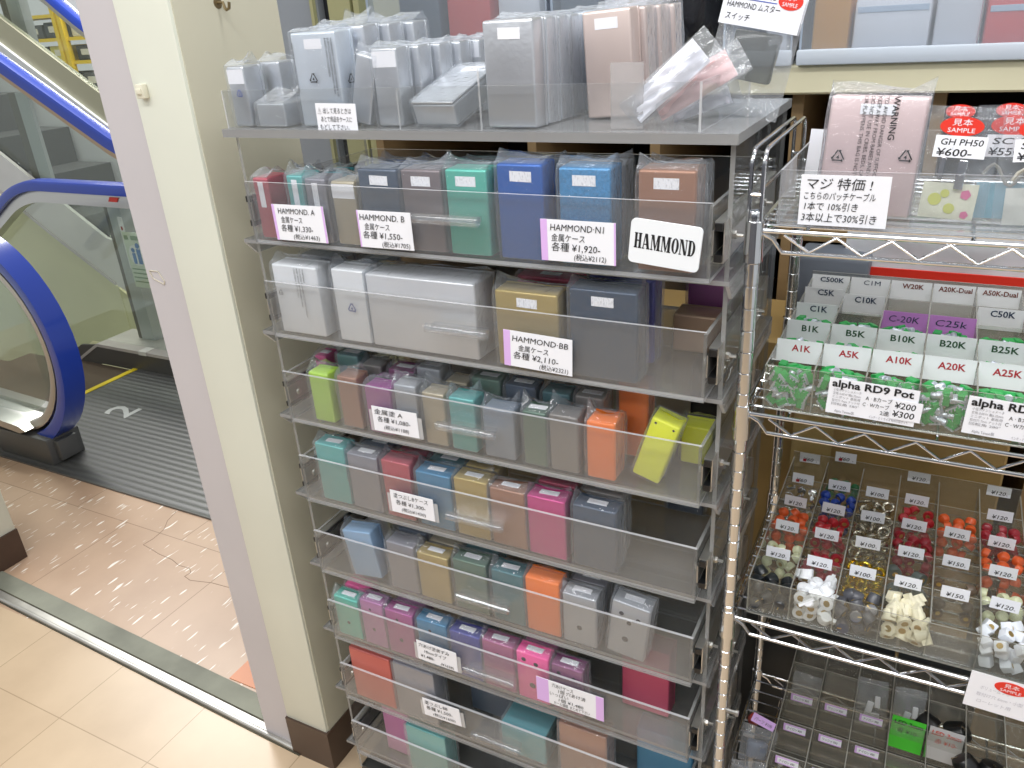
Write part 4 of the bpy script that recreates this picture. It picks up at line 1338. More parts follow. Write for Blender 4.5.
def oval_sticker(parent, x, z, rx, rz, y, upd=None):
    bm = nb()
    n = 28
    f = bm.faces.new([bm.verts.new((x + rx * math.cos(2 * PI * i / n), y, z + rz * math.sin(2 * PI * i / n))) for i in range(n)])
    g = bmesh.ops.extrude_face_region(bm, geom=[f])
    bmesh.ops.translate(bm, verts=[v for v in g['geom'] if isinstance(v, bmesh.types.BMVert)], vec=(0, .0004, 0))
    bmesh.ops.recalc_face_normals(bm, faces=bm.faces[:])
    s = obj('sample_sticker', bm, REDOVAL, parent, smooth=False)
    bm = nb()
    put_text(bm, '見本', x - rx * .45, z + rz * .12, rz * .78, rx * .9, .012, 0, y - .0003)
    put_text(bm, 'SAMPLE', x - rx * .62, z - rz * .62, rz * .66, rx * 1.24, .015, 0, y - .0003)
    obj('sticker_lettering', bm, WHITE, s, smooth=False)


oval_sticker(hp, .027, .118, .0125, .0085, -.0131)

# ================================================================== chrome wire rack
RX0, RX1, RY0, RY1 = -.163, .300, .842, 1.140
SHZ = [1.226, 1.014, .716, .345]
rack = thing('wire_rack', 'chrome wire shelving rack holding parts trays, right of the acrylic cabinet', 'rack', (RX0, RY0, 0))
OR = Vector((-RX0, -RY0, 0))


def robj(name, bm, m, parent=rack, smooth=True):
    bmesh.ops.translate(bm, verts=bm.verts[:], vec=OR)
    return obj(name, bm, m, parent, smooth=smooth)


for x, y in ((RX0, RY0), (RX0, RY1), (RX1, RY0), (RX1, RY1)):
    bm = nb()
    prof = []
    z = .0
    while z < 1.236:
        prof += [(.0078, z), (.0078, z + .0228), (.0068, z + .0236), (.0068, z + .0246)]
        z += .0254
    prof += [(.0078, 1.240), (.0078, 1.244), (.006, 1.247)]
    lathe(bm, prof, 20, M=Matrix.Translation((x, y, 0)))
    robj('pole', bm, CHROME)
for s_, zs in enumerate(SHZ):
    for x, y in ((RX0, RY0), (RX0, RY1), (RX1, RY0), (RX1, RY1)):
        bm = nb()
        lathe(bm, [(.0085, zs - .034), (.0102, zs - .033), (.0094, zs + .010), (.0080, zs + .011)], 20, M=Matrix.Translation((x, y, 0)))
        robj('collar', bm, CHROME)
    for nm, A, B in (('front_truss', (RX0, RY0), (RX1, RY0)), ('back_truss', (RX0, RY1), (RX1, RY1)), ('side_truss', (RX0, RY0), (RX0, RY1)), ('side_truss', (RX1, RY0), (RX1, RY1))):
        a, b = Vector((*A, 0)), Vector((*B, 0))
        t = (b - a).normalized()
        L = (b - a).length
        pa, pb = a + t * .009, b - t * .009
        bm = nb()
        tube(bm, [pa + Vector((0, 0, zs)), pb + Vector((0, 0, zs))], .0024, 10)
        tube(bm, [pa + Vector((0, 0, zs - .003)), pa + t * .010 + Vector((0, 0, zs - .008)), pa + t * .020 + Vector((0, 0, zs - .0215)), pb - t * .020 + Vector((0, 0, zs - .0215)), pb - t * .010 + Vector((0, 0, zs - .008)), pb + Vector((0, 0, zs - .003))], .0024, 10)
        pts = []
        n = max(2, int((L - .06) / .024))
        for i in range(n + 1):
            pts.append(a + t * (.030 + (L - .06) * i / n) + Vector((0, 0, zs - (.003 if i % 2 == 0 else .0195))))
        tube(bm, pts, .0018, 8)
        robj(nm, bm, CHROME)
    bm = nb()
    y = RY0 + .018
    while y < RY1 - .01:
        tube(bm, [(RX0 + .003, y, zs + .0018), (RX1 - .003, y, zs + .0018)], .0016, 6)
        y += .0235
    for x in (RX0 + .05, RX0 + .20, RX0 + .36):
        tube(bm, [(x, RY0 + .002, zs - .0012), (x, RY1 - .002, zs - .0012)], .0020, 6)
    robj('deck_wires', bm, CHROME)
# raised ledge at the left end of the top shelf
bm = nb()
for dx in (-.006, .006):
    arc = [(RX0 + dx, RY0 - .004, 1.222), (RX0 + dx, RY0 - .004, 1.292)]
    for i in range(7):
        a = math.radians(180 - i * 15)
        arc.append((RX0 + dx, RY0 + .012 + .016 * math.cos(a), 1.292 + .016 * math.sin(a)))
    for i in range(7):
        a = math.radians(90 - i * 15)
        arc.append((RX0 + dx, 1.065 + .016 * math.cos(a), 1.292 + .016 * math.sin(a)))
    arc.append((RX0 + dx, 1.081, 1.225))
    tube(bm, arc, .0022, 10)
tube(bm, [(RX0, RY0 - .004, 1.262), (RX0, 1.081, 1.262)], .0018, 8)
for y in (RY0 - .004, 1.081):
    tube(bm, [(RX0 - .006, y, 1.264), (RX0 + .006, y, 1.264)], .002, 8)
robj('side_ledge', bm, CHROME)
for y, z in ((RY0, .55), (1.0, .34)):
    bm = nb(); lathe(bm, [(.003, 0), (.003, .012), (.0045, .012), (.0045, .016)], 8, M=Matrix.Translation((RX0 + .007, y, z)) @ Matrix.Rotation(PI / 2, 4, 'Y')); robj('bolt', bm, STEEL)

# ------------------------------------------------------------------ divided clear trays
PX, PY, CH = .052, .066, .054


def tray(label, x0, y0, z0, nc, nr, h=CH, first=0):
    t = thing('parts_tray', label, 'parts tray', (x0, y0, z0))
    th = .0016
    W, Dp = nc * PX, nr * PY
    bm = nb(); plate(bm, (0, 0, 0), (W, Dp, th)); obj('bottom', bm, [TRAY, TEDGE], t, smooth=False)
    bm = nb(); plate(bm, (0, 0, th), (W, th, h)); obj('front_wall', bm, [TRAY, TEDGE], t, smooth=False)
    bm = nb(); plate(bm, (0, Dp - th, th), (W, Dp, h + .01)); obj('back_wall', bm, [TRAY, TEDGE], t, smooth=False)
    for x in (0, W - th):
        bm = nb(); plate(bm, (x, th, th), (x + th, Dp - th, h)); obj('side_wall', bm, [TRAY, TEDGE], t, smooth=False)
    for c in range(1, nc):
        bm = nb(); plate(bm, (c * PX - th / 2, th, th), (c * PX + th / 2, Dp - th, h)); obj('divider', bm, [TRAY, TEDGE], t, smooth=False)
    for r in range(1, nr):
        for c in range(nc):
            bm = nb(); plate(bm, (c * PX + th, r * PY - th / 2, th), ((c + 1) * PX - th, r * PY + th / 2, h)); obj('cross_divider', bm, [TRAY, TEDGE], t, smooth=False)
    return t


TX, TY = -.143, .852
ZP = SHZ[1] + .0045
tray('clear divided tray of green potentiometers on the second rack shelf', TX, TY, ZP, 6, 5)
NAMES = [['A1K', 'A5K', 'A10K', 'A20K', 'A25K', 'A50K'], ['B1K', 'B5K', 'B10K', 'B20K', 'B25K', 'B50K'], ['C1K', 'C10K', 'C-20K', 'C25k', 'C50K', 'C100K'], ['C5K', '', '', '', '', ''], ['C500K', 'C1M', 'W20K', 'A20K-Dual', 'A50K-Dual', '']]
INKROW = [INKR, INKGR, INKB, INKB, INKBR]
for r in range(5):
    for c in range(6):
        nm = NAMES[r][c]
        if r == 3 and c != 0:
            continue
        if not nm:
            continue
        pink = nm in ('C-20K', 'C25k')
        ink = INKB if nm in ('C500K', 'C1M') else INKROW[r]
        yy = TY + (r + 1) * PY - .006
        if nm == 'C10K' or nm == 'C50K': yy = TY + 3.6 * PY
        hh = .027 if r < 3 else .025
        top = ZP + CH + (.008 if r != 4 else .006)
        if nm == 'C10K': top += .002
        x0 = TX + c * PX + .0008
        lb = thing('value_card', ('lilac' if pink else 'white') + ' card lettered %s standing in the potentiometer tray' % nm, 'label card', (x0, yy, top - hh), (-.12, 0, 0), 'value cards of the potentiometer tray')
        bm = nb(); box(bm, (0, 0, 0), (PX - .0018, .0008, hh)); obj('card', bm, mat('lilac_card', 'c884d0', .6) if pink else mat('label_card_white', 'e6e8ea', .6), lb, smooth=False)
        bm = nb()
        wd = {'A1K': .021, 'B1K': .020}.get(nm, min(.040, .0052 * len(nm) + .006))
        if pink:
            put_text(bm, nm, .007, hh * .52, .0115, .034, 0, .1, -.0004)
        else:
            put_text(bm, nm, (PX - wd) * .55, hh * .52 if r < 2 else hh * .62, .0108 if r < 4 else .0092, wd, .020, 0, -.0004)
        obj('lettering', bm, INKB if pink else ink, lb, smooth=False)

GREEN = mat('pot_green', '2fa552', .4, var=.15, vscale=60)
SILV = mat('pot_shaft_metal', (.62, .66, .74), .38, .7)


def pot_mesh(kind):
    bm = nb()
    rbox(bm, (-.0048, -.0055, 0), (.0048, .0055, .0068), .0005, 1, 0)
    lathe(bm, [(.0036, .0068), (.0036, .0118), (.0029, .0122), (.0029, .0188 - kind * .003), (.0024, .0196 - kind * .003)], 10, 1)
    box(bm, (-.005, -.0058, -.0004), (.005, -.0035, .0012), 1)
    for k in (-1, 0, 1):
        box(bm, (k * .0028 - .0004, -.0088, .001), (k * .0028 + .0004, -.0055, .0018), 1)
    return mesh_of('potentiometer', bm, [GREEN, SILV])


POTS = [pot_mesh(0), pot_mesh(1)]
for r in range(3):
    for c in range(6):
        gx = TX + c * PX
        gy = TY + r * PY
        grp = 'potentiometers in the %s compartment' % NAMES[r][c]
        lab = 'small green potentiometer with metal shaft loose in the %s compartment' % NAMES[r][c]
        spots = []
        if r == 0:
            for lz in range(4):
                for cx_ in range(4):
                    spots.append((.0068 + cx_ * .0128, .0125, .007 + lz * .0105))
            for cx_ in range(4):
                for cy_ in range(2):
                    spots.append((.0068 + cx_ * .0128, .027 + cy_ * .017, .032))
        else:
            for cx_ in range(4):
                for cy_ in range(3 if r == 2 else 2):
                    spots.append((.0068 + cx_ * .0128, (.014 if r == 2 else .030) + cy_ * .017, .039 if r == 2 else .034))
        if c == 5 and r == 0: spots = spots[:14]
        elif c == 5: spots = spots[:6]
        for (sx, sy, sz) in spots:
            o = bpy.data.objects.new('potentiometer', rnd.choice(POTS))
            COL.objects.link(o)
            o.location = (gx + sx + rnd.uniform(-.002, .002), gy + sy + rnd.uniform(-.0015, .003), ZP + sz + rnd.uniform(-.002, .003))
            if r == 0 and sy < .02:      # the layer against the front wall lies along it
                th_ = rnd.uniform(.2, 1.7) if sx < .015 else (rnd.uniform(-1.7, -.2) if sx > .04 else rnd.uniform(-1.6, 1.6))
                if sz > .02: th_ = PI - th_
                o.rotation_euler = (rnd.uniform(-.3, .3), th_, rnd.uniform(-.25, .25))
            else:
                o.rotation_euler = (PI / 2 + rnd.uniform(-.45, .3), 0, math.atan2(.026 - sx, -(.033 - sy)) + rnd.uniform(-.7, .7))
            o.scale = (1.25,) * 3
            tag(o, lab, 'potentiometer', grp)


def alpha_card(lab, x, z, y, note):
    t = card(lab, x, z, .088, .042, y, [('alpha RD9 Pot', .003, .0325, .0115, .080, 0, .028, 0), ('A · Bカーブ', .038, .0225, .0060, .026, 0, .008, 0), ('C · Wカーブ', .036, .0150, .0060, .026, 0, .008, 0), ('2連', .054, .0080, .0060, .009, 0, .008, 0),
                                  ('Alpha Taiwan製', .009, .0022, .0042, .020, 1, 0, 0), ('インチ・ミリ サイズ 9mm小型ポット', .044, .0022, .0038, .038, 1, 0, 0)] + [(tx, .005, .0275 - k * .0042, .0036, .028, 1, 0, 0) for k, tx in enumerate(('小型ポテンショメータ', '定格 0.05W 軸6.35mm', 'ミニポット 基板用', '取付穴 7mm ナット付', '回転角 280°'))], .03, inks=(INK, INKG), name='sign_card', cat='sign')
    bm = nb(); box(bm, (.020, -.0012, .006), (.049, -.0007, .0285)); obj('price_slip', bm, WHITE, t, smooth=False)
    bm = nb(); put_text(bm, '¥200', .023, .019, .010, .020, .012, .1, -.0014); put_text(bm, '¥300', .022, .009, .010, .021, .012, .1, -.0014); obj('lettering', bm, INK, t, smooth=False)


alpha_card('printed sign alpha RD9 Pot with ¥200 and ¥300, left one on the potentiometer tray', -.031, 1.0265, .8475, '')
alpha_card('printed sign alpha RD9 Pot, right one on the potentiometer tray front', .101, 1.0265, .8475, '')

# ------------------------------------------------------------------ knob tray
ZK = SHZ[2] + .0045
tray('clear divided tray of coloured knobs on the third rack shelf', TX, TY, ZK, 6, 5)


def kmesh(kind, m1, m2=None):
    bm = nb()
    if kind == 'pointer':
        lathe(bm, [(.0085, 0), (.0085, .004), (.0072, .006), (.0068, .0125), (.006, .0135)], 16, 0)
        prism(bm, [(-.0028, .004), (.0028, .004), (.0022, .0145), (-.0022, .0145)], -.0125, .0095)
        lathe(bm, [(.0042, -.0003), (.0042, .0001)], 12, 1)
    elif kind == 'round':
        lathe(bm, [(.0085, 0), (.0088, .003), (.0075, .011), (.0068, .0125), (.004, .013)], 18, 0)
        lathe(bm, [(.0036, -.0003), (.0036, .0001)], 12, 1)
        box(bm, (-.0006, .002, .0128), (.0006, .007, .0135), 1)
    elif kind == 'ring':
        pts = [(.0062 * math.cos(a * PI / 8), .0062 * math.sin(a * PI / 8), .002) for a in range(16)]
        tube(bm, pts, .0018, 8, 0, True)
    elif kind == 'cap':
        lathe(bm, [(.0068, 0), (.0070, .004), (.0062, .007), (.005, .0085), (.0025, .0092)], 16, 0)
        lathe(bm, [(.003, -.0003), (.003, .0001)], 10, 1)
    elif kind == 'cube':
        rbox(bm, (-.0065, -.0065, 0), (.0065, .0065, .012), .0012, 2, 0)
        lathe(bm, [(.0036, .0118), (.0036, .0123)], 12, 1)
    elif kind == 'nut':
        lathe(bm, [(.0065, 0), (.0068, .001), (.0068, .004), (.0065, .005)], 6, 0)
        lathe(bm, [(.0036, .0049), (.0036, .0053)], 10, 1)
    return mesh_of(kind + '_knob', bm, [m1, m2 or BRASS])


BRASS = mat('brass_insert', (.48, .34, .12), .35, .8)
pl = lambda n, h, **k: mat('knob_' + n, h, k.get('rough', .35), k.get('metal', 0), coat=.3)
KM = dict(black=kmesh('round', pl('black', '1b2024')), white=kmesh('pointer', pl('white', 'eceef2')), darkgrey=kmesh('round', pl('darkgrey', '52535a')), cream=kmesh('pointer', pl('cream', 'ece6cc')), whiteround=kmesh('cube', pl('whitecube', 'e6eaf2')),
          glow=kmesh('cap', pl('glow', 'd8dcb8')), darkred=kmesh('cap', pl('darkred', '9c2230')), goldring=kmesh('ring', mat('knob_gold', (.86, .66, .10), .2, 1)), greygreen=kmesh('round', pl('greygreen', '5c6460')), brown=kmesh('cap', pl('brown', '6a5a4c')),
          orange=kmesh('cap', pl('orange', 'e2602c')), red=kmesh('cap', pl('red', 'b4222c')), silverring=kmesh('ring', mat('knob_silver', (.62, .58, .48), .25, 1)), silver=kmesh('nut', mat('knob_zinc', (.72, .74, .76), .2, 1)), blue=kmesh('cap', pl('blue', '1c3f9c')), green=kmesh('cap', pl('green', '1d6a3a')))
KW = dict(black='black round knob', white='white pointer knob', darkgrey='dark grey round knob', cream='cream pointer knob', whiteround='white square knob', glow='pale glow-coloured cap', darkred='dark red cap', goldring='gold ring', greygreen='grey-green round knob', brown='brown cap', orange='orange cap', red='red cap', silverring='silver ring', silver='shiny zinc nut', blue='blue cap', green='green cap')
CONT = [['black', 'white', 'darkgrey', 'cream', None, 'whiteround'], ['glow', 'darkred', 'goldring', 'greygreen', 'brown', 'glow'], ['orange', 'red', 'silverring', 'darkred', None, 'orange'], ['silver', 'blue', 'silverring', 'red', 'orange', 'darkred'], [None, 'green', None, None, None, None]]
CW = ['first', 'second', 'third', 'fourth', 'fifth', 'sixth']
for r in range(5):
    for c in range(6):
        k = CONT[r][c]
        if not k:
            continue
        n = 0
        full = r == 0 and k in ('white', 'cream', 'whiteround')
        lv = (.009, .021, .033) if full else ((.012, .028, .042) if r in (2, 3) else (.010, .026))
        if k in ('darkgrey',): lv = (.010, .024)
        for li, lz in enumerate(lv):
            for ix in range(3):
                for iy in range(3):
                    if li < len(lv) - 1 and iy > 0 and 'ring' not in k: continue
                    if k in ('brown', 'greygreen') and (ix + iy) % 2: continue
                    o = bpy.data.objects.new(KM[k].name.split('.')[0], KM[k])
                    COL.objects.link(o)
                    o.location = (TX + c * PX + .0105 + ix * .0155 + rnd.uniform(-.0012, .0012), TY + r * PY + .0125 + iy * .0185 + rnd.uniform(-.0012, .002), ZK + lz + rnd.uniform(-.0015, .0015))
                    o.rotation_euler = (rnd.uniform(-1.9, 1.9), rnd.uniform(-1.6, 1.6), rnd.uniform(0, 6.28))
                    if full:
                        o.rotation_euler = (-PI / 2 + rnd.uniform(-.5, .9), rnd.uniform(-.6, .6), rnd.uniform(-.5, .5)) if iy == 0 and rnd.random() < .6 else (rnd.uniform(-1, 1), rnd.uniform(-1, 1), rnd.uniform(0, 6.28))
                    if 'ring' in k: o.scale = (1.15,) * 3
                    cell = '%s column, %s row of the knob tray' % (CW[c], CW[r])
                    tag(o, '%s loose in the %s' % (KW[k], cell), 'knob', '%ss in the %s' % (KW[k], cell))
PR = [['¥120', '¥120', '¥100', '¥120', '¥150', '¥120'], ['¥120', '¥120', '¥100', '¥120', '¥150', '¥120'], ['¥120', '¥120', '¥100', '¥120', '¥120', '¥120'], ['¥60', '¥120', '¥100', '¥120', None, '¥120'], ['¥60', '¥60', None, '¥120', None, '¥120']]
for r in range(5):
    for c in range(6):
        if not PR[r][c]: continue
        k = CONT[r][c]
        x0 = TX + c * PX + .011
        t = thing('price_tag', 'white %s tag at the %s of the %s column, %s row of the knob tray' % (PR[r][c], 'top', CW[c], CW[r]), 'price tag', (x0 + .0135, TY + (r + 1) * PY - .0020, ZK + CH - .0065 + (.012 if r == 4 and c == 1 else 0)), (-.08, rnd.uniform(-.03, .03), 0), 'price tags of the knob tray')
        bm = nb(); box(bm, (-.0152, 0, 0), (.0152, .0004, .0162)); obj('paper', bm, WHITE, t, smooth=False)
        bm = nb()
        put_text(bm, PR[r][c], -.0095, .0028, .0080, .0185 if len(PR[r][c]) > 3 else .015, .010, .2, -.0003)
        put_text(bm, '-', .0095, .0022, .006, None, .01, 0, -.0003)
        obj('lettering', bm, INK, t, smooth=False)
        if PR[r][c] == '¥60':
            bm = nb(); box(bm, (-.010, -.0006, .0018), (-.005, -.0004, .0062)); obj('red_mark', bm, INKR, t, smooth=False)
sc_ = card('white sample card with a red oval hanging from the third rack shelf', .151, .684, .078, .052, .8345, [('ボリューム ノブ', .012, .030, .0065, .030, 1, 0, .1), ('取付け穴 6mm・小型', .010, .020, .0060, .046, 1, 0, .1), ('ローレット用', .012, .010, .006, .034, 1, 0, .1)], .03, inks=(INK, mat('faint_ink', 'c4c4cc', .6)), name='sample_card', cat='sign')
oval_sticker(sc_, .002, .041, .0165, .0085, -.0006)

# ------------------------------------------------------------------ lowest tray in view
ZL = SHZ[3] + .0045
LX = -.103
tray('clear divided tray of small parts with lilac tags on the lowest rack shelf', LX, TY, ZL, 7, 5, h=.066)
SMALL = dict(redbit=kmesh('cap', pl('redbit', 'b03c3c')), yellowring=kmesh('ring', pl('yellowring', 'd8c828')), darkring=kmesh('ring', pl('darkring', '3a3a30')), clearbit=kmesh('nut', pl('clearbit', 'b8bcb8')), blackknob=kmesh('round', pl('blackbig', '141516'), mat('knob_silver', (.62, .58, .48), .25, 1)))
SWD = dict(redbit='small red cap', yellowring='yellow ring', darkring='dark ring', clearbit='pale plastic nut', blackknob='black knob with a silver band')
LCONT = {(0, 0): ('redbit', 9), (1, 0): ('clearbit', 6), (0, 1): ('yellowring', 9), (1, 1): ('darkring', 6), (1, 2): ('clearbit', 4), (0, 2): ('clearbit', 4), (2, 5): ('blackknob', 2), (3, 4): ('blackknob', 2), (0, 3): ('clearbit', 5), (1, 5): ('clearbit', 3)}
for (r, c), (k, n) in LCONT.items():
    for j in range(n):
        o = bpy.data.objects.new(SMALL[k].name.split('.')[0], SMALL[k])
        COL.objects.link(o)
        big = 2.1 if k == 'blackknob' else .9
        o.scale = (big,) * 3
        o.location = (LX + c * PX + .012 + (j % 3) * (.014 if k != 'blackknob' else .022), TY + r * PY + (.014 if k != 'blackknob' else .036) + (j // 3) * .017, ZL + (.012 if k != 'blackknob' else .036) + (.012 if k in ('redbit', 'yellowring') else 0) + rnd.uniform(-.002, .002))
        o.rotation_euler = (rnd.uniform(-1.2, 1.2), rnd.uniform(-1.2, 1.2), rnd.uniform(0, 6))
        cell = '%s column, %s row of the lowest tray' % (CW[c], CW[r])
        tag(o, '%s in the %s' % (SWD[k], cell), 'knob' if k == 'blackknob' else 'small part', '%ss in the %s' % (SWD[k], cell))
LT = [(0, 0), (1, 0), (2, 0), (0, 1), (1, 1), (2, 1), (1, 2), (2, 2)]
for (r, c) in LT:
    t = thing('price_tag', 'lilac-edged handwritten tag in the %s column, %s row of the lowest tray' % (CW[c], CW[r]), 'price tag', (LX + c * PX + .026, TY + (r + 1) * PY - .004, ZL + .050), (-.08, 0, 0), 'lilac tags of the lowest tray')
    bm = nb(); box(bm, (-.0165, 0, 0), (.0165, .0004, .0135)); obj('paper', bm, WHITE, t, smooth=False)
    bm = nb(); box(bm, (-.0165, -.0003, .0112), (.0165, -.0001, .0135)); box(bm, (-.0165, -.0003, 0), (.0165, -.0001, .0018)); box(bm, (-.0165, -.0003, 0), (-.0135, -.0001, .0135)); obj('margin', bm, LILAC, t, smooth=False)
    bm = nb(); put_text(bm, rnd.choice(('ビーズ小 ¥50', 'ナイロン ¥80', 'ワッシャ ¥60')), -.011, .0042, .0058, .022, .01, .1, -.0004); obj('lettering', bm, INK, t, smooth=False)
for c, m_, tx, wds, ink in ((3, mat('bright_green_card', '52d83c', .6), ('LED 3mm', '青 ¥10-'), 'bright green card lettered LED 3mm ¥10', INK), (4, mat('grey_white_card', 'd4d2d2', .6), ('LED 3mm', '赤 ¥10-'), 'white card with red lettering LED 3mm ¥10', mat('orange_ink', 'd8442a', .6))):
    t = thing('sign_card', wds + ' standing in the lowest tray', 'sign', (LX + c * PX + .0255, TY + 3 * PY - .004, ZL + .016), (-.15, .02, 0))
    bm = nb(); box(bm, (-.0235, 0, 0), (.0235, .0006, .058)); obj('card', bm, m_, t, smooth=False)
    bm = nb(); put_text(bm, tx[0], -.020, .045, .0105, .040, .022, .1, -.0005); put_text(bm, tx[1], -.014, .031, .0105, .030, .012, .1, -.0005); obj('lettering', bm, ink, t, smooth=False)
bm = nb(); box(bm, (-.02, 0, 0), (.02, .0006, .02)); tag(obj('slip_card', bm, mat('amber_card', 'e8a83c', .6), loc=(LX + 4 * PX + .028, TY + PY - .006, ZL + .03), smooth=False), 'small amber card in front of the white LED card', 'label card')
for j, (c, r, lab) in enumerate(((2, 3, 'zip bag of white plastic parts standing behind a lilac tag in the lowest tray'), (3, 3, 'zip bag of clear parts with a white slip behind the green card'), (0, 3, 'empty crumpled zip bag at the back left of the lowest tray'))):
    t = thing('plastic_pouch', lab, 'plastic bag', (LX + c * PX + .027, TY + r * PY + .035, ZL + .004), (-.25, .05 * (j - 1), .1))
    bm = pouch_mesh(.046, .085 if j < 2 else .06, .016, 500 + j, .003); obj('film', bm, FILM2, t)
    if j < 2:
        bm = nb(); rbox(bm, (-.004, -.009, .012), (.012, -.006, .030), .001, 1, 0); rbox(bm, (-.016, -.009, .018), (-.006, -.006, .048), .001, 1, 0, Matrix.Rotation(.2, 4, 'Y')); rbox(bm, (.004, -.009, .04), (.012, -.006, .06), .001, 1); obj('contents', bm, mat('white_parts', 'd8d8da', .5), t)
for j, (x, y, lab) in enumerate(((-.128, .875, 'crumpled clear bag of bluish parts at the left front of the lowest shelf'), (-.127, .945, 'crumpled clear bag behind it at the left of the lowest shelf'))):
    t = thing('plastic_pouch', lab, 'plastic bag', (x, y, ZL + .001), (-.3, .1, .2))
    bm = pouch_mesh(.052, .060, .03, 520 + j, .006); obj('film', bm, FILM2, t)
    bm = nb(); rbox(bm, (-.016, -.006, .006), (.016, .008, .035), .005, 2); obj('contents', bm, mat('bluish_parts', '7c8494', .5, .2), t)
t = thing('price_tag', 'lilac tag on the crumpled bags at the left of the lowest shelf', 'price tag', (-.124, .965, ZL + .058), (-.6, .3, 0))
bm = nb(); box(bm, (-.018, 0, 0), (.018, .0004, .014)); obj('paper', bm, LILAC, t, smooth=False)
bm = nb(); put_text(bm, 'パーツ ¥100', -.014, .004, .007, .028, .01, .1, -.0004); obj('lettering', bm, INK, t, smooth=False)
bm = nb(); lathe(bm, [(.009, 0), (.010, .004), (.008, .012), (.004, .0135)], 16)
tag(obj('red_knob', bm, pl('redbig', 'a8302c'), loc=(-.140, .985, ZL + .045), rot=(.4, .3, 0)), 'red knob on top of the bags at the left of the lowest shelf', 'knob')

# ------------------------------------------------------------------ top rack shelf: clear tray of sale items
ZS = SHZ[0] + .0045
st_ = thing('acrylic_tray', 'clear acrylic tray on the top rack shelf behind the sale card', 'tray', (TX, .852, ZS))
for nm, lo, hi in (('front_panel', (0, 0, 0), (.43, .002, .056)), ('bottom_panel', (0, .002, 0), (.43, .27, .002)), ('side_panel', (0, .002, .002), (.002, .27, .056)), ('side_panel', (.428, .002, .002), (.43, .27, .056)), ('back_panel', (0, .27, 0), (.43, .272, .056))):
    bm = nb(); plate(bm, lo, hi); obj(nm, bm, [ACRF, EDGE], st_, smooth=False)
card('white handwritten sale card offering 10% off, on the top rack shelf tray', -.081, ZS + .003, .082, .050, .8475, [('マジ 特価 !', .006, .037, .0125, .060), ('こちらのパッチケーブル', .004, .0265, .0085, .066), ('1本で 10%引き', .005, .0160, .0090, .050), ('3本以上で30%引き', .003, .0045, .0100, .070)], 0)
pk = E_('large pinkish silver box in a clear bag printed WARNING on the top rack shelf', -.112, .886, ZS + .004, .090, .116, .034, 'silver', None, True, pitch=-.10, seed=600, m=mat('pinkish_metal', (.72, .56, .56), .4, .45, var=.05), flap=.014, lean=.035)
bm = nb(); box(bm, (-.016, -.0186, .098), (.016, -.0182, .108)); obj('sticker', bm, WHITE, pk, smooth=False)
bm = nb()
put_text(bm, 'WARNING', .013, .116, .0085, None, .01, 0, -.0190, 0, PI / 2)
for j, tx in enumerate(('TO AVOID DANGER OF SUFFOCATION', 'KEEP AWAY FROM BABIES AND CHILDREN', 'DO NOT USE IN CRIBS, BEDS, CARRIAGES', 'OR PLAYPENS. THIS BAG IS NOT A TOY')):
    put_text(bm, tx, .005 - j * .0062, .115, .0052, None, .0, 0, -.0190, 0, PI / 2)
obj('bag_print', bm, INK, pk, smooth=False)
for rx_, rz_ in ((-.030, .057), (.032, .060)):
    bm = nb(); recycle(bm, rx_, rz_, .0075, -.0190); obj('recycling_mark', bm, INK, pk, smooth=False)
bm = nb(); box(bm, (0, 0, 0), (.022, .0006, .075)); tag(obj('paper_slip', bm, WHITE, loc=(-.138, .965, ZS + .004), rot=(-.1, .05, 0), smooth=False), 'blank white paper slip behind the left end of the sale tray', 'paper')
SMP = [(-.001, .885, 'sample bag marked GH PH50 ¥600 with red ovals on the top rack shelf', 'GH PH50', '¥600-', 0), (.046, .895, 'sample bag with a pale blue card at the right of the top rack shelf', 'SC 22', '¥550-', 1), (.072, .875, 'sample bag with a red oval at the far right of the top rack shelf', 'SD 10', '¥480-', 2)]
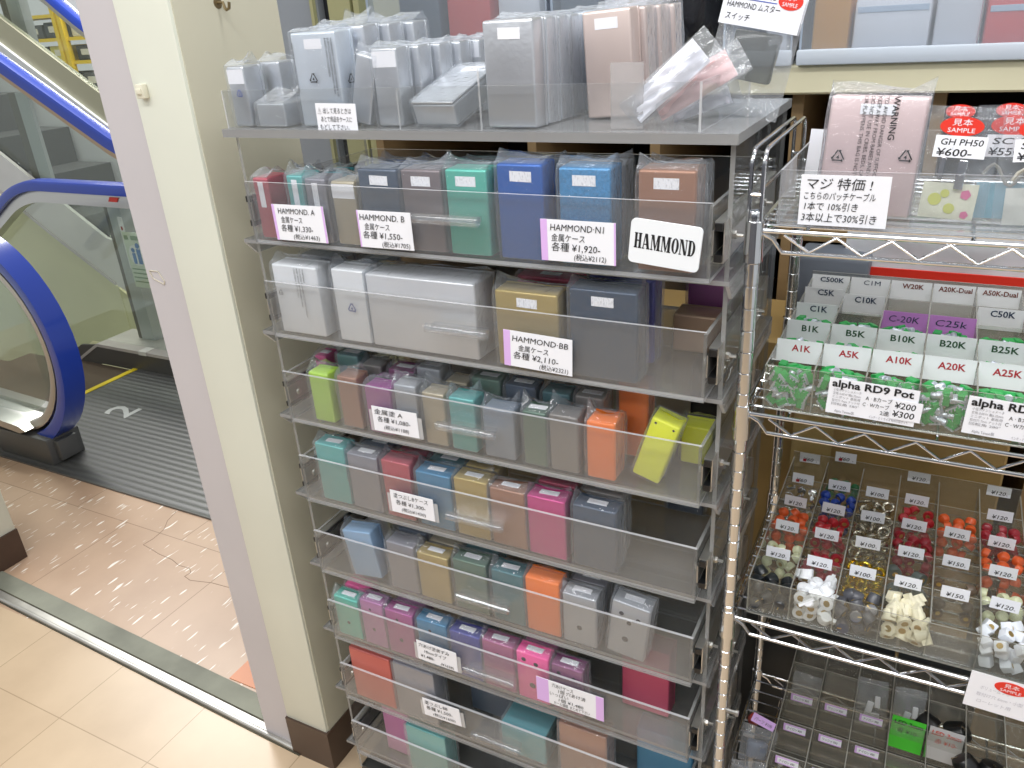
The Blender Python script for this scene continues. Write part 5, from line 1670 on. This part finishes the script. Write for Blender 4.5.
for j, (x, y, lab, a, b, kk) in enumerate(SMP):
    t = thing('sample_pack', lab, 'sample pack', (x + .010, y, ZS + .003), (-.10, .05 * (1 - j), 0))
    bm = pouch_mesh(.066, .108, .010, 610 + j, .0015); obj('bag', bm, FILM, t)
    bm = nb(); box(bm, (-.024, .0005, .004), (.024, .0012, .038)); obj('insert_card', bm, mat('insert_' + str(j), ('dfe0cc', '8fc4d8', 'd8dad4')[j], .5, var=.2, vscale=40), t, smooth=False)
    if j == 0:
        bm = nb()
        for (px_, pz_, r_) in ((-.012, .022, .006), (.002, .014, .005), (-.004, .028, .004)): lathe(bm, [(r_, 0), (r_, .0005)], 14, 0, Matrix.Translation((px_, .0002, pz_)) @ Matrix.Rotation(PI / 2, 4, 'X'))
        obj('card_print', bm, mat('print_yellow', 'c8cc5c', .5), t, smooth=False)
        bm = nb()
        for (px_, pz_, r_) in ((.014, .028, .005), (.016, .009, .004)): lathe(bm, [(r_, 0), (r_, .0005)], 5, 0, Matrix.Translation((px_, .0001, pz_)) @ Matrix.Rotation(PI / 2, 4, 'X'))
        obj('card_print', bm, mat('print_pink', 'd86a9a', .5), t, smooth=False)
        bm = nb()
        rbox(bm, (-.014, -.003, .040), (-.009, .002, .062), .001, 1); rbox(bm, (.002, -.003, .032), (.010, .002, .060), .001, 1); tube(bm, [(-.011, -.001, .062), (-.011, -.001, .078)], .0012, 6)
        obj('hook_hardware', bm, CHROME, t)
    else:
        bm = nb(); tube(bm, [(-.02 + .004 * i, -.002, .045 + .010 * math.sin(i * .8)) for i in range(10)], .0018, 6); obj('cable', bm, mat('cable_grey', 'a8a498', .5), t)
    bm = nb(); box(bm, (-.022, -.0068, .062), (.022, -.0064, .082)); obj('price_slip', bm, WHITE, t, smooth=False)
    bm = nb(); put_text(bm, a, -.017, .0735, .0082, .036, .01, .1, -.0070); put_text(bm, b, -.019, .0635, .0095, .030, .012, .1, -.0070); obj('lettering', bm, INK, t, smooth=False)
    oval_sticker(t, -.002, .0905, .0185, .0088, -.0066)
    if j < 2: oval_sticker(t, -.006, .1035, .0125, .0062, .0008)

# ------------------------------------------------------------------ behind the racks
SHELFW = mat('pale_board', 'd8d2b4', .5, var=.06, vscale=4)
WOOD = mat('brown_board', '8a7250', .55, var=.15, vscale=6, stretch=(1, 1, 6))
DARK = mat('dark_back_board', '2c2622', .7)
du = thing('display_shelf', 'wooden shelf unit with a pale top board behind the cabinet and rack', 'shelf unit', (0, 1.5, 0))
ODU = Vector((0, -1.5, 0))
bm = nb(); rbox(bm, (-1.05, 1.36, 1.303), (1.0, 1.98, 1.345), .003, 1); cobj('top_board', bm, SHELFW, du, ODU, True)
bm = nb(); box(bm, (-1.05, 1.95, 0), (1.0, 1.97, 1.303)); cobj('back_panel', bm, DARK, du, ODU)
for x in (-1.05, -.70, -.46, -.226, -.026, .2, .45, .72, .982):
    bm = nb(); box(bm, (x, 1.40, 0), (x + .018, 1.95, 1.303)); cobj('upright', bm, WOOD, du, ODU)
for z in (.02, .42, .80, 1.06):
    bm = nb(); box(bm, (-1.03, 1.42, z), (.98, 1.95, z + .018)); cobj('shelf', bm, WOOD, du, ODU)
cb = thing('cardboard_box', 'large brown cardboard box standing behind the rack and cabinet', 'box', (-.14, 1.293, 0))
CARD = mat('cardboard', 'a88a54', .7, var=.08, vscale=10, bump=.1)
bm = nb(); rbox(bm, (-.36, -.095, .481), (.285, .10, .96), .003, 1); obj('carton_body', bm, CARD, cb)
bm = nb(); box(bm, (-.36, -.1012, .80), (.285, -.1002, .802)); box(bm, (-.01, -.1012, .5), (.05, -.1004, .96)); obj('packing_tape', bm, mat('packing_tape', 'b49a62', .3, coat=.3), cb, smooth=False)
t = thing('shade_filler', 'added dark grey crate under the brown cardboard box behind the rack', 'filler', (-.14, 1.293, 0))  # added dark block: fills the shaded space and carries the box
bm = nb(); rbox(bm, (-.40, -.10, .001), (.32, .10, .48), .006, 2); obj('filler_body', bm, mat('filler_dark', '2b2d2e', .5), t)
bm = nb(); rbox(bm, (-.405, -.105, .44), (.325, .105, .479), .004, 2); obj('filler_rim', bm, mat('filler_dark', '2b2d2e', .5), t)
t = thing('equipment_case', 'grey-blue case behind the potentiometer tray', 'case', (-.115, 1.225, .9605))
bm = nb(); rbox(bm, (-.055, -.02, 0), (.045, .06, .135), .006, 2); obj('case_body', bm, mat('grey_blue_case', '6c727c', .5), t)
bm = nb(); box(bm, (-.02, -.024, .06), (.01, -.0195, .075)); obj('latch', bm, STEEL, t)
t = thing('shopping_bag', 'white plastic bag with a red stripe behind the potentiometer tray', 'bag', (.04, 1.26, .9605))
bm = pouch_mesh(.30, .20, .05, 700, .006); obj('bag_body', bm, mat('white_bag', 'd4d4d8', .35, bump=.3), t)
bm = nb(); box(bm, (-.12, -.034, .108), (.14, -.031, .120)); obj('stripe', bm, REDOVAL, t, smooth=False)

# translucent storage boxes on the pale board
def storage(lab, x0, x1, conts, h=.26, y0=1.345):
    t = thing('storage_box', lab, 'storage box', ((x0 + x1) / 2, y0 + .2, 1.3455))
    w_ = x1 - x0
    def wall(nm, lo, hi): bm = nb(); plate(bm, lo, hi); obj(nm, bm, [STORE, STORE2], t, smooth=False)
    wall('front_wall', (-w_ / 2, -.19, .004), (w_ / 2, -.187, h))
    wall('back_wall', (-w_ / 2, .187, .004), (w_ / 2, .19, h))
    wall('side_wall', (-w_ / 2, -.187, .004), (-w_ / 2 + .003, .187, h))
    wall('side_wall', (w_ / 2 - .003, -.187, .004), (w_ / 2, .187, h))
    bm = nb(); box(bm, (-w_ / 2, -.187, 0), (w_ / 2, .187, .004)); obj('bottom', bm, STORE2, t, smooth=False)
    bm = nb(); rbox(bm, (-w_ / 2 - .002, -.198, 0), (w_ / 2 + .002, -.190, .022), .003, 2); obj('front_rim', bm, STORE2, t)
    for i, (a, b, hh, m_, nm) in enumerate(conts):
        g = thing('stored_box', '%s seen inside the %s' % (nm, lab.split(' on the')[0]), 'box', ((x0 + x1) / 2 - w_ / 2 + w_ * (a + b) / 2, y0 + .2, 1.351))
        ww = w_ * (b - a)
        bm = nb(); rbox(bm, (-ww / 2, -.182, 0), (ww / 2, .1, hh), min(.006, ww * .2), 2); obj('box_body', bm, m_, g)
        bm = nb(); rbox(bm, (-ww / 2 + .004, -.1835, hh - .02), (ww / 2 - .004, -.1822, hh - .012), .0005, 1); obj('box_seam', bm, STORE2, g)


MET = mat('stored_metal', (.76, .72, .72), .5, .2)
REDM = mat('stored_red', 'd04a44', .5)
ORM = mat('stored_amber', 'd8962c', .3, .2)
DKM = mat('stored_dark', '5a626c', .5)
storage('grey translucent storage box at the left end on the pale board', -1.00, -.63, [(.18, .42, .2, DKM, 'dark grey box'), (.46, .70, .235, REDM, 'red box'), (.74, .96, .2, MET, 'silver box')])
storage('grey translucent storage box in the middle on the pale board', -.622, -.455, [(.08, .5, .2, DKM, 'dark slab'), (.55, .94, .18, MET, 'silver slab')])
storage('narrow blue-grey storage box left of the large one on the pale board', -.330, -.226, [(.1, .55, .16, DKM, 'grey block'), (.6, .92, .2, MET, 'silver block')])
storage('large translucent storage box with silver and red goods on the pale board', -.216, .30, [(.03, .13, .2, ORM, 'amber packet'), (.14, .335, .082, MET, 'low silver metal box'), (.345, .455, .2, MET, 'tall silver metal box'), (.465, .575, .075, REDM, 'red packet'), (.585, .80, .2, MET, 'wide silver metal box'), (.82, .97, .15, DKM, 'dark metal box')])
t = thing('garbage_bag', 'black plastic bag stuffed between the storage boxes', 'bag', (-.393, 1.46, 1.3455))
bm = pouch_mesh(.10, .26, .10, 720, .006); obj('bag_body', bm, mat('black_film', '1c1c20', .25, coat=.5, bump=.5, bscale=40), t)
bm = nb(); tube(bm, [(-.03, -.01, .255), (-.01, -.012, .268), (.02, -.01, .262)], .003, 6); obj('tie', bm, BLACKP, t)
